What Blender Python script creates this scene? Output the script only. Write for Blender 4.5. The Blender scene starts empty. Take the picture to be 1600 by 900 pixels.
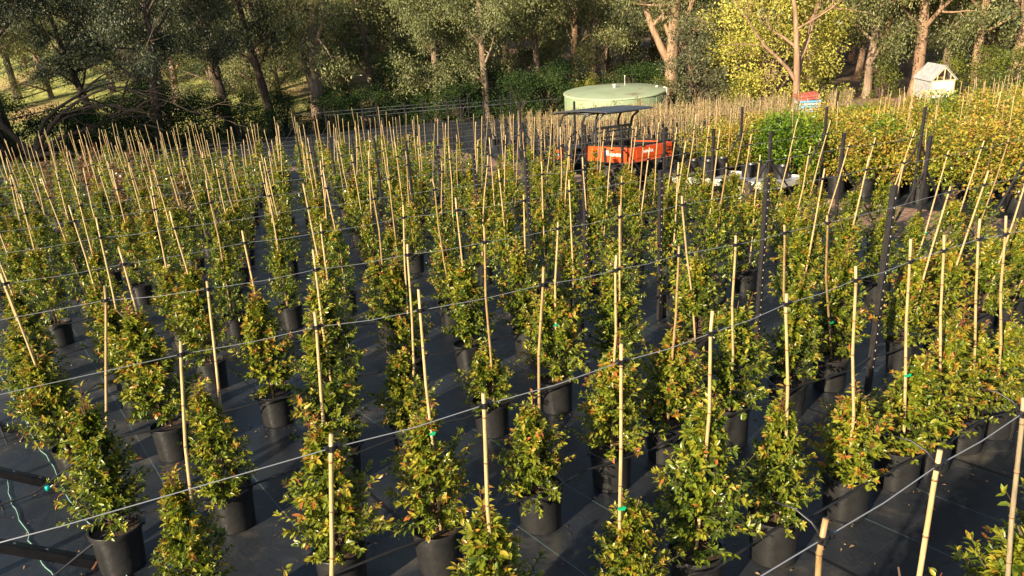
import bpy, bmesh, math, random
import numpy as np
from mathutils import Vector, Matrix
R_ = math.radians
scene = bpy.context.scene
COL = scene.collection

# ------------------------------------------------------------------ camera
SY = -0.1212                     # the nursery falls away gently from the camera
cam_data = bpy.data.cameras.new('camera'); cam = bpy.data.objects.new('camera', cam_data); COL.objects.link(cam)
pch, rol = R_(22.5), R_(3.9)
F = Vector((0, math.cos(pch), -math.sin(pch))); X0 = Vector((1, 0, 0)); U0 = X0.cross(F)
RX = X0 * math.cos(rol) - U0 * math.sin(rol); UP = X0 * math.sin(rol) + U0 * math.cos(rol)
CAM = Vector((0, 0, 3.1))
M3 = Matrix((RX, UP, -F)).transposed()
cam.matrix_world = Matrix.Translation(CAM) @ M3.to_4x4()
cam_data.sensor_width = 36; cam_data.lens = 27; cam_data.clip_end = 2000; cam_data.clip_start = 0.05
scene.camera = cam
def proj(x, y, z):
    v = Vector((x, y, z)) - CAM; d = v.dot(F)
    if d < 0.1: return (-9e9, -9e9, d)
    return (800 + 1200 * v.dot(RX) / d, 450 - 1200 * v.dot(UP) / d, d)

# ------------------------------------------------------------------ light
SUN_AZ, SUN_EL = R_(50), R_(23)          # shadows run towards +x +y
w = bpy.data.worlds.new('World'); scene.world = w; w.use_nodes = True
nt = w.node_tree; bg = nt.nodes['Background']
sky = nt.nodes.new('ShaderNodeTexSky'); sky.sky_type = 'NISHITA'; sky.sun_disc = False
sky.sun_elevation = SUN_EL
sd = Vector((-math.cos(SUN_AZ) * math.cos(SUN_EL), -math.sin(SUN_AZ) * math.cos(SUN_EL), math.sin(SUN_EL)))
sky.sun_rotation = math.atan2(sd.x, sd.y)
nt.links.new(sky.outputs[0], bg.inputs[0]); bg.inputs[1].default_value = 0.078
sl = bpy.data.lights.new('sun', 'SUN'); sl.energy = 5.0; sl.angle = R_(0.6); sl.color = (1.0, 0.85, 0.62)
so = bpy.data.objects.new('sun', sl); COL.objects.link(so)
so.rotation_euler = sd.to_track_quat('Z', 'Y').to_euler(); so.location = (0, 0, 40)
scene.view_settings.view_transform = 'Standard'; scene.view_settings.look = 'None'
scene.view_settings.gamma = 1; scene.view_settings.use_curve_mapping = False
scene.view_settings.exposure = 1.25
scene.render.engine = 'CYCLES'
scene.cycles.max_bounces = 5; scene.cycles.diffuse_bounces = 2; scene.cycles.glossy_bounces = 2
scene.cycles.transmission_bounces = 3; scene.cycles.transparent_max_bounces = 6

# ------------------------------------------------------------------ materials
def mat(name, col, rough=0.6, metal=0.0, spec=0.5):
    m = bpy.data.materials.new(name); m.use_nodes = True
    b = m.node_tree.nodes['Principled BSDF']
    b.inputs['Base Color'].default_value = (*col, 1); b.inputs['Roughness'].default_value = rough
    b.inputs['Metallic'].default_value = metal; b.inputs['Specular IOR Level'].default_value = spec
    return m
def N(m, t): return m.node_tree.nodes.new(t)
def L(m, a, b): m.node_tree.links.new(a, b)
def ramp(m, stops, fac):
    r = N(m, 'ShaderNodeValToRGB'); e = r.color_ramp.elements
    while len(e) < len(stops): e.new(0.5)
    for i, (p, c) in enumerate(stops):
        e[i].position = p; e[i].color = (*c, 1)
    L(m, fac, r.inputs[0]); return r.outputs[0]
def noise_mat(name, stops, scale, rough=0.7, detail=6, bump=0.0, bscale=None, coord='Object', stretch=None, spec=0.4, dist=0.02):
    m = mat(name, (0.5, 0.5, 0.5), rough, 0, spec); b = m.node_tree.nodes['Principled BSDF']
    tc = N(m, 'ShaderNodeTexCoord'); mp = N(m, 'ShaderNodeMapping'); L(m, tc.outputs[coord], mp.inputs[0])
    if stretch: mp.inputs['Scale'].default_value = stretch
    n = N(m, 'ShaderNodeTexNoise'); n.inputs['Scale'].default_value = scale; n.inputs['Detail'].default_value = detail
    n.inputs['Roughness'].default_value = 0.65
    L(m, mp.outputs[0], n.inputs['Vector'])
    L(m, ramp(m, stops, n.outputs['Fac']), b.inputs['Base Color'])
    if bump:
        n2 = N(m, 'ShaderNodeTexNoise'); n2.inputs['Scale'].default_value = bscale or scale * 3; n2.inputs['Detail'].default_value = 5
        L(m, mp.outputs[0], n2.inputs['Vector'])
        bp = N(m, 'ShaderNodeBump'); bp.inputs['Strength'].default_value = bump; bp.inputs['Distance'].default_value = dist
        L(m, n2.outputs['Fac'], bp.inputs['Height']); L(m, bp.outputs[0], b.inputs['Normal'])
    return m
def leaf_mat(name, stops, rough=0.38, trans=0.25, spec=0.5):
    m = mat(name, (0.1, 0.1, 0.1), rough, 0, spec); b = m.node_tree.nodes['Principled BSDF']
    at = N(m, 'ShaderNodeAttribute'); at.attribute_name = 'tint'
    oi = N(m, 'ShaderNodeObjectInfo')
    mr = N(m, 'ShaderNodeMapRange'); L(m, oi.outputs['Random'], mr.inputs[0])
    mr.inputs[3].default_value = -0.10; mr.inputs[4].default_value = 0.10
    ad = N(m, 'ShaderNodeMath'); ad.operation = 'ADD'; L(m, at.outputs['Fac'], ad.inputs[0]); L(m, mr.outputs[0], ad.inputs[1])
    c = ramp(m, stops, ad.outputs[0]); L(m, c, b.inputs['Base Color'])
    tr = N(m, 'ShaderNodeBsdfTranslucent'); L(m, c, tr.inputs[0])
    mx = N(m, 'ShaderNodeMixShader'); mx.inputs[0].default_value = trans
    L(m, b.outputs[0], mx.inputs[1]); L(m, tr.outputs[0], mx.inputs[2])
    L(m, mx.outputs[0], m.node_tree.nodes['Material Output'].inputs[0])
    return m
DG = (0.012, 0.026, 0.007)
M = {}
M['lilly'] = leaf_mat('lilly_leaf', [(0.0, (0.020, 0.040, 0.008)), (0.24, (0.074, 0.116, 0.013)), (0.50, (0.205, 0.240, 0.020)), (0.82, (0.38, 0.335, 0.032)), (1.0, (0.38, 0.13, 0.030))], 0.30, .3)
M['lilly_red'] = leaf_mat('lilly_leaf_bronze', [(0.0, (0.02, 0.035, 0.012)), (0.35, (0.06, 0.075, 0.02)), (0.6, (0.18, 0.12, 0.035)), (0.8, (0.28, 0.12, 0.05)), (1.0, (0.30, 0.09, 0.05))], 0.35)
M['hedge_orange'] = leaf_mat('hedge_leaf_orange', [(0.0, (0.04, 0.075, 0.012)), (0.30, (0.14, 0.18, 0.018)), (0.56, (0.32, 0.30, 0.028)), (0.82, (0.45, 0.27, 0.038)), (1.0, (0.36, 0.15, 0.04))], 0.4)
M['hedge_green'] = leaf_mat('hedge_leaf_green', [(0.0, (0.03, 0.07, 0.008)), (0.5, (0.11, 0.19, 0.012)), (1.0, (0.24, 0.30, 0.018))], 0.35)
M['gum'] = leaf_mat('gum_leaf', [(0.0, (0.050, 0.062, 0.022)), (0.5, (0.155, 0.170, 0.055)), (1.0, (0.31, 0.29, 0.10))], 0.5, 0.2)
M['gum_shaded'] = leaf_mat('gum_leaf_shaded', [(0.0, (0.014, 0.024, 0.011)), (0.5, (0.042, 0.054, 0.021)), (1.0, (0.12, 0.125, 0.045))], 0.5, 0.15)  # gum leaf with the shade over the darker trees put into its colour
M['wattle'] = leaf_mat('wattle_leaf', [(0.0, (0.13, 0.145, 0.028)), (0.4, (0.37, 0.35, 0.055)), (1.0, (0.64, 0.57, 0.11))], 0.6, 0.3)
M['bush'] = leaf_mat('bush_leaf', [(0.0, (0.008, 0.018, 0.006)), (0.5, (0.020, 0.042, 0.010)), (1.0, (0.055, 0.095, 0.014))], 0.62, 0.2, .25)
M['bush_yellow'] = leaf_mat('bush_leaf_bright', [(0.0, (0.03, 0.06, 0.01)), (0.5, (0.12, 0.15, 0.018)), (1.0, (0.32, 0.28, 0.03))], 0.45, 0.3)  # yellow-green foliage of the small bright shrubs
M['bush_grey'] = leaf_mat('bush_leaf_grey', [(0.0, (0.04, 0.05, 0.022)), (0.5, (0.10, 0.105, 0.045)), (1.0, (0.18, 0.17, 0.08))], 0.6, 0.2)
M['twig_leaf'] = leaf_mat('sparse_leaf', [(0.0, (0.10, 0.10, 0.03)), (0.5, (0.22, 0.20, 0.05)), (1.0, (0.32, 0.20, 0.08))], 0.5, 0.3)
M['litter'] = leaf_mat('dead_leaf', [(0.0, (0.05, 0.03, 0.018)), (0.5, (0.16, 0.09, 0.045)), (1.0, (0.30, 0.20, 0.10))], 0.8, 0.1)
M['fern'] = leaf_mat('dry_grass', [(0.0, (0.10, 0.11, 0.02)), (1.0, (0.30, 0.26, 0.08))], 0.7, 0.3)

M['pot'] = noise_mat('pot_plastic', [(0.3, (0.011, 0.011, 0.0115)), (0.75, (0.028, 0.027, 0.026))], 7, 0.33, bump=0.12, bscale=30)
M['soil'] = noise_mat('potting_mix', [(0.3, (0.025, 0.015, 0.009)), (0.7, (0.10, 0.055, 0.03))], 60, 0.9, bump=0.8, bscale=90)
M['bamboo'] = noise_mat('bamboo', [(0.3, (0.36, 0.235, 0.10)), (0.7, (0.56, 0.42, 0.21))], 6, 0.45, stretch=(8, 8, 1.2), bump=0.15)
M['bamboo_dark'] = noise_mat('brown_bamboo', [(0.3, (0.22, 0.13, 0.055)), (0.7, (0.42, 0.29, 0.13))], 6, 0.5, stretch=(8, 8, 1.2))
M['bamboo_node'] = mat('bamboo_node', (0.20, 0.12, 0.05), 0.6)
M['bamboo_grey'] = noise_mat('weathered_bamboo', [(0.3, (0.20, 0.15, 0.085)), (0.7, (0.34, 0.27, 0.16))], 9, 0.7, stretch=(8, 8, 1.2))
M['clip'] = mat('clip_plastic', (0.012, 0.012, 0.013), 0.4)
M['tie'] = mat('green_tie', (0.0, 0.30, 0.13), 0.5)
M['wire'] = mat('galvanised_wire', (0.30, 0.31, 0.33), 0.5, 0.3)
M['pipe'] = mat('irrigation_pipe', (0.016, 0.016, 0.018), 0.42)
M['redstem'] = mat('red_stem', (0.13, 0.028, 0.022), 0.5)
M['stem'] = mat('brown_stem', (0.10, 0.06, 0.035), 0.7)
M['post'] = noise_mat('dark_steel', [(0.3, (0.012, 0.012, 0.014)), (0.7, (0.034, 0.029, 0.028))], 12, 0.45, stretch=(4, 4, 1), bump=0.1)
M['rust'] = noise_mat('rust', [(0.3, (0.12, 0.045, 0.02)), (0.7, (0.28, 0.12, 0.06))], 30, 0.9)
M['brace'] = noise_mat('black_brace_steel', [(0.3, (0.006, 0.006, 0.008)), (0.7, (0.014, 0.013, 0.014))], 12, 0.4)
M['hole'] = mat('punched_hole', (0.55, 0.52, 0.46), 0.6)
M['cap'] = mat('turquoise_plastic', (0.0, 0.32, 0.30), 0.4)
M['string'] = mat('pale_green_string', (0.18, 0.33, 0.27), 0.7)
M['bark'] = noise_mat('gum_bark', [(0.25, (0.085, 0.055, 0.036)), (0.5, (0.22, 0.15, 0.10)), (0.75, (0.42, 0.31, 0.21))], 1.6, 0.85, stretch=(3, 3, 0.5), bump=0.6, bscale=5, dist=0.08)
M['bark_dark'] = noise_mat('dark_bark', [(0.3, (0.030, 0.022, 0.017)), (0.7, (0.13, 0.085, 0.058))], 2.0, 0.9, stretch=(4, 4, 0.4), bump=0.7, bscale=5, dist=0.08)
M['bark_red'] = noise_mat('orange_bark', [(0.25, (0.11, 0.065, 0.038)), (0.5, (0.28, 0.17, 0.10)), (0.75, (0.46, 0.31, 0.19))], 1.5, 0.85, stretch=(3, 3, 0.4), bump=0.6, bscale=5, dist=0.08)
M['orange'] = noise_mat('orange_paint', [(0.35, (0.62, 0.065, 0.012)), (0.75, (0.74, 0.105, 0.02))], 5, 0.38, spec=0.5)
M['black'] = mat('black_plastic', (0.015, 0.015, 0.016), 0.5)
M['frame'] = noise_mat('black_tube', [(0.3, (0.02, 0.02, 0.022)), (0.7, (0.05, 0.045, 0.045))], 6, 0.32)
M['roof'] = noise_mat('canopy_sheet', [(0.3, (0.035, 0.038, 0.045)), (0.7, (0.07, 0.072, 0.08))], 3, 0.42)
M['seat'] = mat('seat_vinyl', (0.03, 0.03, 0.032), 0.55)
M['tyre'] = noise_mat('dusty_tyre', [(0.3, (0.03, 0.026, 0.022)), (0.7, (0.11, 0.085, 0.06))], 9, 0.9)
M['hub'] = mat('cream_hub', (0.62, 0.52, 0.36), 0.6)
M['white'] = noise_mat('white_paint_worn', [(0.3, (0.30, 0.27, 0.22)), (0.62, (0.62, 0.59, 0.52))], 5, 0.6)
M['whitetext'] = mat('white_lettering', (0.85, 0.85, 0.82), 0.5)
M['plastic_sheet'] = mat('white_sheet', (0.82, 0.82, 0.78), 0.45)
M['timber'] = noise_mat('pale_timber', [(0.3, (0.42, 0.34, 0.20)), (0.7, (0.66, 0.57, 0.38))], 5, 0.7, stretch=(1, 1, 6))
M['shedroof'] = noise_mat('grey_sheeting', [(0.3, (0.25, 0.25, 0.26)), (0.7, (0.46, 0.46, 0.45))], 5, 0.4)
M['blue'] = noise_mat('blue_paint', [(0.3, (0.06, 0.24, 0.45)), (0.7, (0.20, 0.45, 0.62))], 6, 0.5)
M['redp'] = noise_mat('faded_red', [(0.3, (0.33, 0.05, 0.04)), (0.7, (0.50, 0.13, 0.10))], 6, 0.6)
M['mirror'] = mat('lamp_glass', (0.5, 0.5, 0.5), 0.15, 0.4)

def tank_mat():
    m = noise_mat('green_tank_steel', [(0.3, (0.20, 0.26, 0.15)), (0.7, (0.28, 0.34, 0.20))], 1.2, 0.5)
    b = m.node_tree.nodes['Principled BSDF']; tc = N(m, 'ShaderNodeTexCoord')
    wv = N(m, 'ShaderNodeTexWave'); wv.bands_direction = 'Z'; wv.inputs['Scale'].default_value = 4.0
    L(m, tc.outputs['Object'], wv.inputs[0])
    bp = N(m, 'ShaderNodeBump'); bp.inputs['Strength'].default_value = 0.5; bp.inputs['Distance'].default_value = 0.03
    L(m, wv.outputs['Fac'], bp.inputs['Height']); L(m, bp.outputs[0], b.inputs['Normal'])
    return m
M['tank'] = tank_mat()
def tankroof_mat():
    m = mat('green_tank_roof', (0.4, 0.45, 0.3), 0.55); b = m.node_tree.nodes['Principled BSDF']
    tc = N(m, 'ShaderNodeTexCoord'); n = N(m, 'ShaderNodeTexNoise'); n.inputs['Scale'].default_value = 0.55; n.inputs['Detail'].default_value = 7
    L(m, tc.outputs['Object'], n.inputs['Vector'])
    L(m, ramp(m, [(0.3, (0.27, 0.33, 0.20)), (0.58, (0.34, 0.40, 0.25)), (0.68, (0.22, 0.18, 0.11))], n.outputs['Fac']), b.inputs['Base Color'])
    return m
M['tankroof'] = tankroof_mat()

def mat_weed(name, shift=0.0):
    """black woven weed mat: weave bump, dust, faint pale marker lines woven in parallel to its run"""
    m = mat(name, (0.03, 0.03, 0.03), 0.5, 0, 0.5); b = m.node_tree.nodes['Principled BSDF']
    g = N(m, 'ShaderNodeNewGeometry')
    mp = N(m, 'ShaderNodeMapping'); mp.inputs['Rotation'].default_value = (0, 0, R_(55)); L(m, g.outputs['Position'], mp.inputs[0])
    sep = N(m, 'ShaderNodeSeparateXYZ'); L(m, mp.outputs[0], sep.inputs[0])
    def line(src, period, width):
        a = N(m, 'ShaderNodeMath'); a.operation = 'MULTIPLY'; a.inputs[1].default_value = 1 / period; L(m, src, a.inputs[0])
        f = N(m, 'ShaderNodeMath'); f.operation = 'FRACT'; L(m, a.outputs[0], f.inputs[0])
        c = N(m, 'ShaderNodeMath'); c.operation = 'LESS_THAN'; c.inputs[1].default_value = width / period; L(m, f.outputs[0], c.inputs[0]); return c.outputs[0]
    l1 = line(sep.outputs[1], 0.61, 0.007); l2 = line(sep.outputs[0], 0.31, 0.004)
    n = N(m, 'ShaderNodeTexNoise'); n.inputs['Scale'].default_value = 0.9; n.inputs['Detail'].default_value = 9; n.inputs['Roughness'].default_value = 0.7
    L(m, g.outputs['Position'], n.inputs['Vector'])
    base = ramp(m, [(0.36, (0.011, 0.014, 0.021)), (0.54, (0.022, 0.025, 0.030)), (0.68, (0.095, 0.082, 0.062))], n.outputs['Fac'])
    n3 = N(m, 'ShaderNodeTexNoise'); n3.inputs['Scale'].default_value = 55; n3.inputs['Detail'].default_value = 3; L(m, g.outputs['Position'], n3.inputs['Vector'])
    sp = ramp(m, [(0.66, (0, 0, 0)), (0.76, (1, 1, 1))], n3.outputs['Fac'])
    mx0 = N(m, 'ShaderNodeMixRGB'); mx0.inputs[2].default_value = (0.12, 0.085, 0.05, 1); L(m, sp, mx0.inputs[0]); L(m, base, mx0.inputs[1])
    mx = N(m, 'ShaderNodeMixRGB'); mx.inputs[2].default_value = (0.11, 0.17, 0.16, 1)
    k = N(m, 'ShaderNodeMath'); k.operation = 'MULTIPLY'; k.inputs[1].default_value = 0.75; L(m, l1, k.inputs[0])
    L(m, k.outputs[0], mx.inputs[0]); L(m, mx0.outputs[0], mx.inputs[1])
    mx2 = N(m, 'ShaderNodeMixRGB'); mx2.inputs[2].default_value = (0.06, 0.065, 0.07, 1)
    k2 = N(m, 'ShaderNodeMath'); k2.operation = 'MULTIPLY'; k2.inputs[1].default_value = 0.35; L(m, l2, k2.inputs[0])
    L(m, k2.outputs[0], mx2.inputs[0]); L(m, mx.outputs[0], mx2.inputs[1]); L(m, mx2.outputs[0], b.inputs['Base Color'])
    sm = line(sep.outputs[1], 1.83, 0.030)
    mx3 = N(m, 'ShaderNodeMixRGB'); mx3.inputs[2].default_value = (0.006, 0.006, 0.006, 1); L(m, sm, mx3.inputs[0]); L(m, mx2.outputs[0], mx3.inputs[1]); L(m, mx3.outputs[0], b.inputs['Base Color'])
    n2 = N(m, 'ShaderNodeTexNoise'); n2.inputs['Distortion'].default_value = 1.2; n2.inputs['Scale'].default_value = 2.2; n2.inputs['Detail'].default_value = 8; L(m, g.outputs['Position'], n2.inputs['Vector'])
    L(m, ramp(m, [(0.3, (0.30, 0.30, 0.30)), (0.7, (0.58, 0.58, 0.58))], n.outputs['Fac']), b.inputs['Roughness'])
    bp = N(m, 'ShaderNodeBump'); bp.inputs['Strength'].default_value = 0.5; bp.inputs['Distance'].default_value = 0.035
    L(m, n2.outputs['Fac'], bp.inputs['Height'])
    wv = N(m, 'ShaderNodeTexChecker'); wv.inputs['Scale'].default_value = 240; L(m, mp.outputs[0], wv.inputs[0])
    bp2 = N(m, 'ShaderNodeBump'); bp2.inputs['Strength'].default_value = 0.25; bp2.inputs['Distance'].default_value = 0.002
    L(m, wv.outputs['Fac'], bp2.inputs['Height']); L(m, bp.outputs[0], bp2.inputs['Normal']); L(m, bp2.outputs[0], b.inputs['Normal'])
    return m
M['weed'] = mat_weed('weed_mat')
M['dirt'] = noise_mat('pink_soil', [(0.3, (0.21, 0.115, 0.07)), (0.7, (0.40, 0.245, 0.155))], 0.9, 0.95, bump=0.8, bscale=6, dist=0.06, detail=9)

def ground_mat():
    m = mat('terrain', (0.1, 0.1, 0.05), 0.95, 0, 0.2); b = m.node_tree.nodes['Principled BSDF']
    g = N(m, 'ShaderNodeNewGeometry'); sep = N(m, 'ShaderNodeSeparateXYZ'); L(m, g.outputs['Position'], sep.inputs[0])
    n = N(m, 'ShaderNodeTexNoise'); n.inputs['Scale'].default_value = 0.06; n.inputs['Detail'].default_value = 12; n.inputs['Roughness'].default_value = 0.7
    L(m, g.outputs['Position'], n.inputs['Vector'])
    n2 = N(m, 'ShaderNodeTexNoise'); n2.inputs['Scale'].default_value = 0.9; n2.inputs['Detail'].default_value = 8; L(m, g.outputs['Position'], n2.inputs['Vector'])
    grass = ramp(m, [(0.3, (0.15, 0.17, 0.04)), (0.5, (0.30, 0.31, 0.08)), (0.7, (0.42, 0.40, 0.13))], n2.outputs['Fac'])
    litter = ramp(m, [(0.3, (0.045, 0.030, 0.018)), (0.5, (0.12, 0.075, 0.045)), (0.7, (0.26, 0.17, 0.10))], n2.outputs['Fac'])
    # open pasture climbs the hill on the left, the wood stands on the right
    mr = N(m, 'ShaderNodeMapRange'); mr.inputs[1].default_value = -24; mr.inputs[2].default_value = -10; L(m, sep.outputs[0], mr.inputs[0])
    mx = N(m, 'ShaderNodeMixRGB'); L(m, mr.outputs[0], mx.inputs[0]); L(m, grass, mx.inputs[1]); L(m, litter, mx.inputs[2])
    mk = N(m, 'ShaderNodeMapRange'); mk.inputs[1].default_value = 0.50; mk.inputs[2].default_value = 0.62; L(m, n.outputs['Fac'], mk.inputs[0])
    mx2 = N(m, 'ShaderNodeMixRGB'); mx2.inputs[2].default_value = (0.40, 0.23, 0.13, 1)
    kk = N(m, 'ShaderNodeMath'); kk.operation = 'MULTIPLY'; kk.inputs[1].default_value = 0.7; L(m, mk.outputs[0], kk.inputs[0]); L(m, kk.outputs[0], mx2.inputs[0])
    L(m, mx.outputs[0], mx2.inputs[1]); L(m, mx2.outputs[0], b.inputs['Base Color'])
    bp = N(m, 'ShaderNodeBump'); bp.inputs['Strength'].default_value = 0.8; bp.inputs['Distance'].default_value = 0.15
    L(m, n2.outputs['Fac'], bp.inputs['Height']); L(m, bp.outputs[0], b.inputs['Normal'])
    return m
M['ground'] = ground_mat()

# ------------------------------------------------------------------ mesh helpers
def link(o, parent=None):
    COL.objects.link(o)
    if parent: o.parent = parent
    return o
class MB:
    def __init__(s): s.v = []; s.f = []; s.m = []; s.cur = 0
    def add(s, vs, fs):
        k = len(s.v); s.v += [tuple(a) for a in vs]; s.f += [tuple(i + k for i in f) for f in fs]; s.m += [s.cur] * len(fs)
    def box(s, c, d, rot=None):
        x, y, z = d[0] / 2, d[1] / 2, d[2] / 2
        vs = [Vector((a * x, b * y, e * z)) for a in (-1, 1) for b in (-1, 1) for e in (-1, 1)]
        if rot: vs = [rot @ v for v in vs]
        s.add([v + Vector(c) for v in vs], [(0, 1, 3, 2), (4, 6, 7, 5), (0, 4, 5, 1), (2, 3, 7, 6), (0, 2, 6, 4), (1, 5, 7, 3)])
    def tube(s, pts, rad, n=8, caps=True):
        pts = [Vector(p) for p in pts]
        if not hasattr(rad, '__len__'): rad = [rad] * len(pts)
        vs = []; prev = None
        for i, p in enumerate(pts):
            t = (pts[min(i + 1, len(pts) - 1)] - pts[max(i - 1, 0)]).normalized()
            if prev is None:
                a = Vector((1, 0, 0)) if abs(t.x) < 0.8 else Vector((0, 1, 0))
                prev = (a - t * a.dot(t)).normalized()
            else: prev = (prev - t * prev.dot(t)).normalized()
            b = t.cross(prev)
            for k in range(n):
                an = 2 * math.pi * k / n; vs.append(p + (prev * math.cos(an) + b * math.sin(an)) * rad[i])
        fs = [(i * n + k, i * n + (k + 1) % n, (i + 1) * n + (k + 1) % n, (i + 1) * n + k) for i in range(len(pts) - 1) for k in range(n)]
        if caps: fs += [tuple(range(n - 1, -1, -1)), tuple((len(pts) - 1) * n + k for k in range(n))]
        s.add(vs, fs)
    def bar(s, a, b, wx, wy=None):
        a, b = Vector(a), Vector(b); wy = wy or wx; t = (b - a); ln = t.length
        s.box((a + b) / 2, (wx, wy, ln), t.to_track_quat('Z', 'Y').to_matrix())
    def lathe(s, prof, n=24, c=(0, 0, 0), cap0=False, cap1=False):
        vs = [(c[0] + r * math.cos(2 * math.pi * k / n), c[1] + r * math.sin(2 * math.pi * k / n), c[2] + z) for r, z in prof for k in range(n)]
        fs = [(i * n + k, i * n + (k + 1) % n, (i + 1) * n + (k + 1) % n, (i + 1) * n + k) for i in range(len(prof) - 1) for k in range(n)]
        if cap0: fs.append(tuple(range(n - 1, -1, -1)))
        if cap1: fs.append(tuple((len(prof) - 1) * n + k for k in range(n)))
        s.add(vs, fs)
    def prism(s, poly, y0, y1):      # polygon in x,z swept along y
        n = len(poly)
        s.add([(x, y0, z) for x, z in poly] + [(x, y1, z) for x, z in poly],
              [tuple(range(n)), tuple(range(2 * n - 1, n - 1, -1))] + [(i, (i + 1) % n, n + (i + 1) % n, n + i)[::-1] for i in range(n)])
    def mesh(s, name, mats, smooth=False):
        me = bpy.data.meshes.new(name); me.from_pydata(s.v, [], s.f)
        if not isinstance(mats, (list, tuple)): mats = [mats]
        for m in mats: me.materials.append(M[m] if isinstance(m, str) else m)
        if len(mats) > 1: me.polygons.foreach_set('material_index', s.m)
        if smooth: me.polygons.foreach_set('use_smooth', [True] * len(me.polygons))
        me.update(); return me
    def build(s, name, mats, parent=None, smooth=False, bevel=0):
        me = s.mesh(name, mats, smooth); o = link(bpy.data.objects.new(name, me), parent)
        bm = bmesh.new(); bm.from_mesh(me); bmesh.ops.recalc_face_normals(bm, faces=bm.faces)
        if bevel: bmesh.ops.bevel(bm, geom=bm.edges[:], offset=bevel, segments=2, affect='EDGES', clamp_overlap=True)
        bm.to_mesh(me); bm.free(); return o
def tag(o, label=None, cat=None, group=None, kind=None):
    if label: o['label'] = label
    if cat: o['category'] = cat
    if group: o['group'] = group
    if kind: o['kind'] = kind
    return o
def empty(name, loc, rz=0, label=None, cat=None, group=None):
    o = bpy.data.objects.new(name, None); COL.objects.link(o); o.location = loc; o.rotation_euler = (0, 0, rz); o.empty_display_size = 0.1
    return tag(o, label, cat, group)
def inst(name, me, parent=None, loc=(0, 0, 0), rot=(0, 0, 0), sc=(1, 1, 1)):
    o = bpy.data.objects.new(name, me); link(o, parent); o.location = loc; o.rotation_euler = rot; o.scale = sc
    return o

# leaves: P pos, D direction, Nn normal (n,3); Ln, Wd, T (n,)
def leaf_arrays(P, D, Nn, Ln, Wd, lod, droop=0.12, fold=0.25):
    D = D / np.linalg.norm(D, axis=1, keepdims=True)
    S = np.cross(D, Nn); S /= np.linalg.norm(S, axis=1, keepdims=True) + 1e-9
    Nn = np.cross(S, D)
    Lc = Ln[:, None]; Wc = Wd[:, None]
    def pt(a, s, up): return P + D * Lc * a + S * Wc * 0.5 * s + Nn * (up * Wc * fold - droop * Lc * a * a)
    if lod == 0:
        vs = [pt(0, 0, 0), pt(.32, 0, 0), pt(.68, 0, 0), pt(1, 0, 0), pt(.30, 1, 1), pt(.68, .8, 1), pt(.30, -1, 1), pt(.68, -.8, 1)]
        fs = [(0, 4, 1), (1, 4, 5, 2), (2, 5, 3), (0, 1, 6), (1, 2, 7, 6), (2, 3, 7)]
    elif lod == 1:
        vs = [pt(0, 0, 0), pt(.45, 1, 1), pt(1, 0, 0), pt(.45, -1, 1)]
        fs = [(0, 2, 1), (0, 3, 2)]
    else:
        vs = [pt(0, 0, 0), pt(.5, 1, 0), pt(1, 0, 0), pt(.5, -1, 0)]
        fs = [(0, 3, 2, 1)]
    return vs, fs
def leaf_mesh(name, P, D, Nn, Ln, Wd, T, lod, mats, extra=None, **kw):
    """one mesh of leaves (material 0) plus optional MB of stems (material 1...)"""
    vs, fs = leaf_arrays(P, D, Nn, Ln, Wd, lod, **kw)
    n, k = len(P), len(vs)
    V = np.stack(vs, 1).reshape(-1, 3)
    faces = []; tint = []; mi = []
    for f in fs: faces.append(np.array(f)[None, :] + (np.arange(n) * k)[:, None])
    loops = np.concatenate([a.ravel() for a in faces]); tot = np.concatenate([np.full(n, a.shape[1]) for a in faces])
    tint = np.concatenate([T for _ in faces]); mi = np.zeros(len(tot), int)
    if extra and extra.v:
        EV = np.array(extra.v, float); off = len(V); V = np.vstack([V, EV])
        el = np.concatenate([np.array(f) + off for f in extra.f]); et = np.array([len(f) for f in extra.f])
        loops = np.concatenate([loops, el]); tot = np.concatenate([tot, et]); tint = np.concatenate([tint, np.zeros(len(et))])
        mi = np.concatenate([mi, np.array(extra.m) + 1])
    me = bpy.data.meshes.new(name)
    me.vertices.add(len(V)); me.vertices.foreach_set('co', V.astype(np.float32).ravel())
    me.loops.add(len(loops)); me.loops.foreach_set('vertex_index', loops.astype(np.int32))
    me.polygons.add(len(tot)); st = np.concatenate([[0], np.cumsum(tot)[:-1]])
    me.polygons.foreach_set('loop_start', st.astype(np.int32)); me.polygons.foreach_set('loop_total', tot.astype(np.int32))
    for m in mats: me.materials.append(M[m])
    me.polygons.foreach_set('material_index', mi.astype(np.int32))
    a = me.attributes.new('tint', 'FLOAT', 'FACE'); a.data.foreach_set('value', tint.astype(np.float32))
    me.update(calc_edges=True); me.validate(); return me

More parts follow.
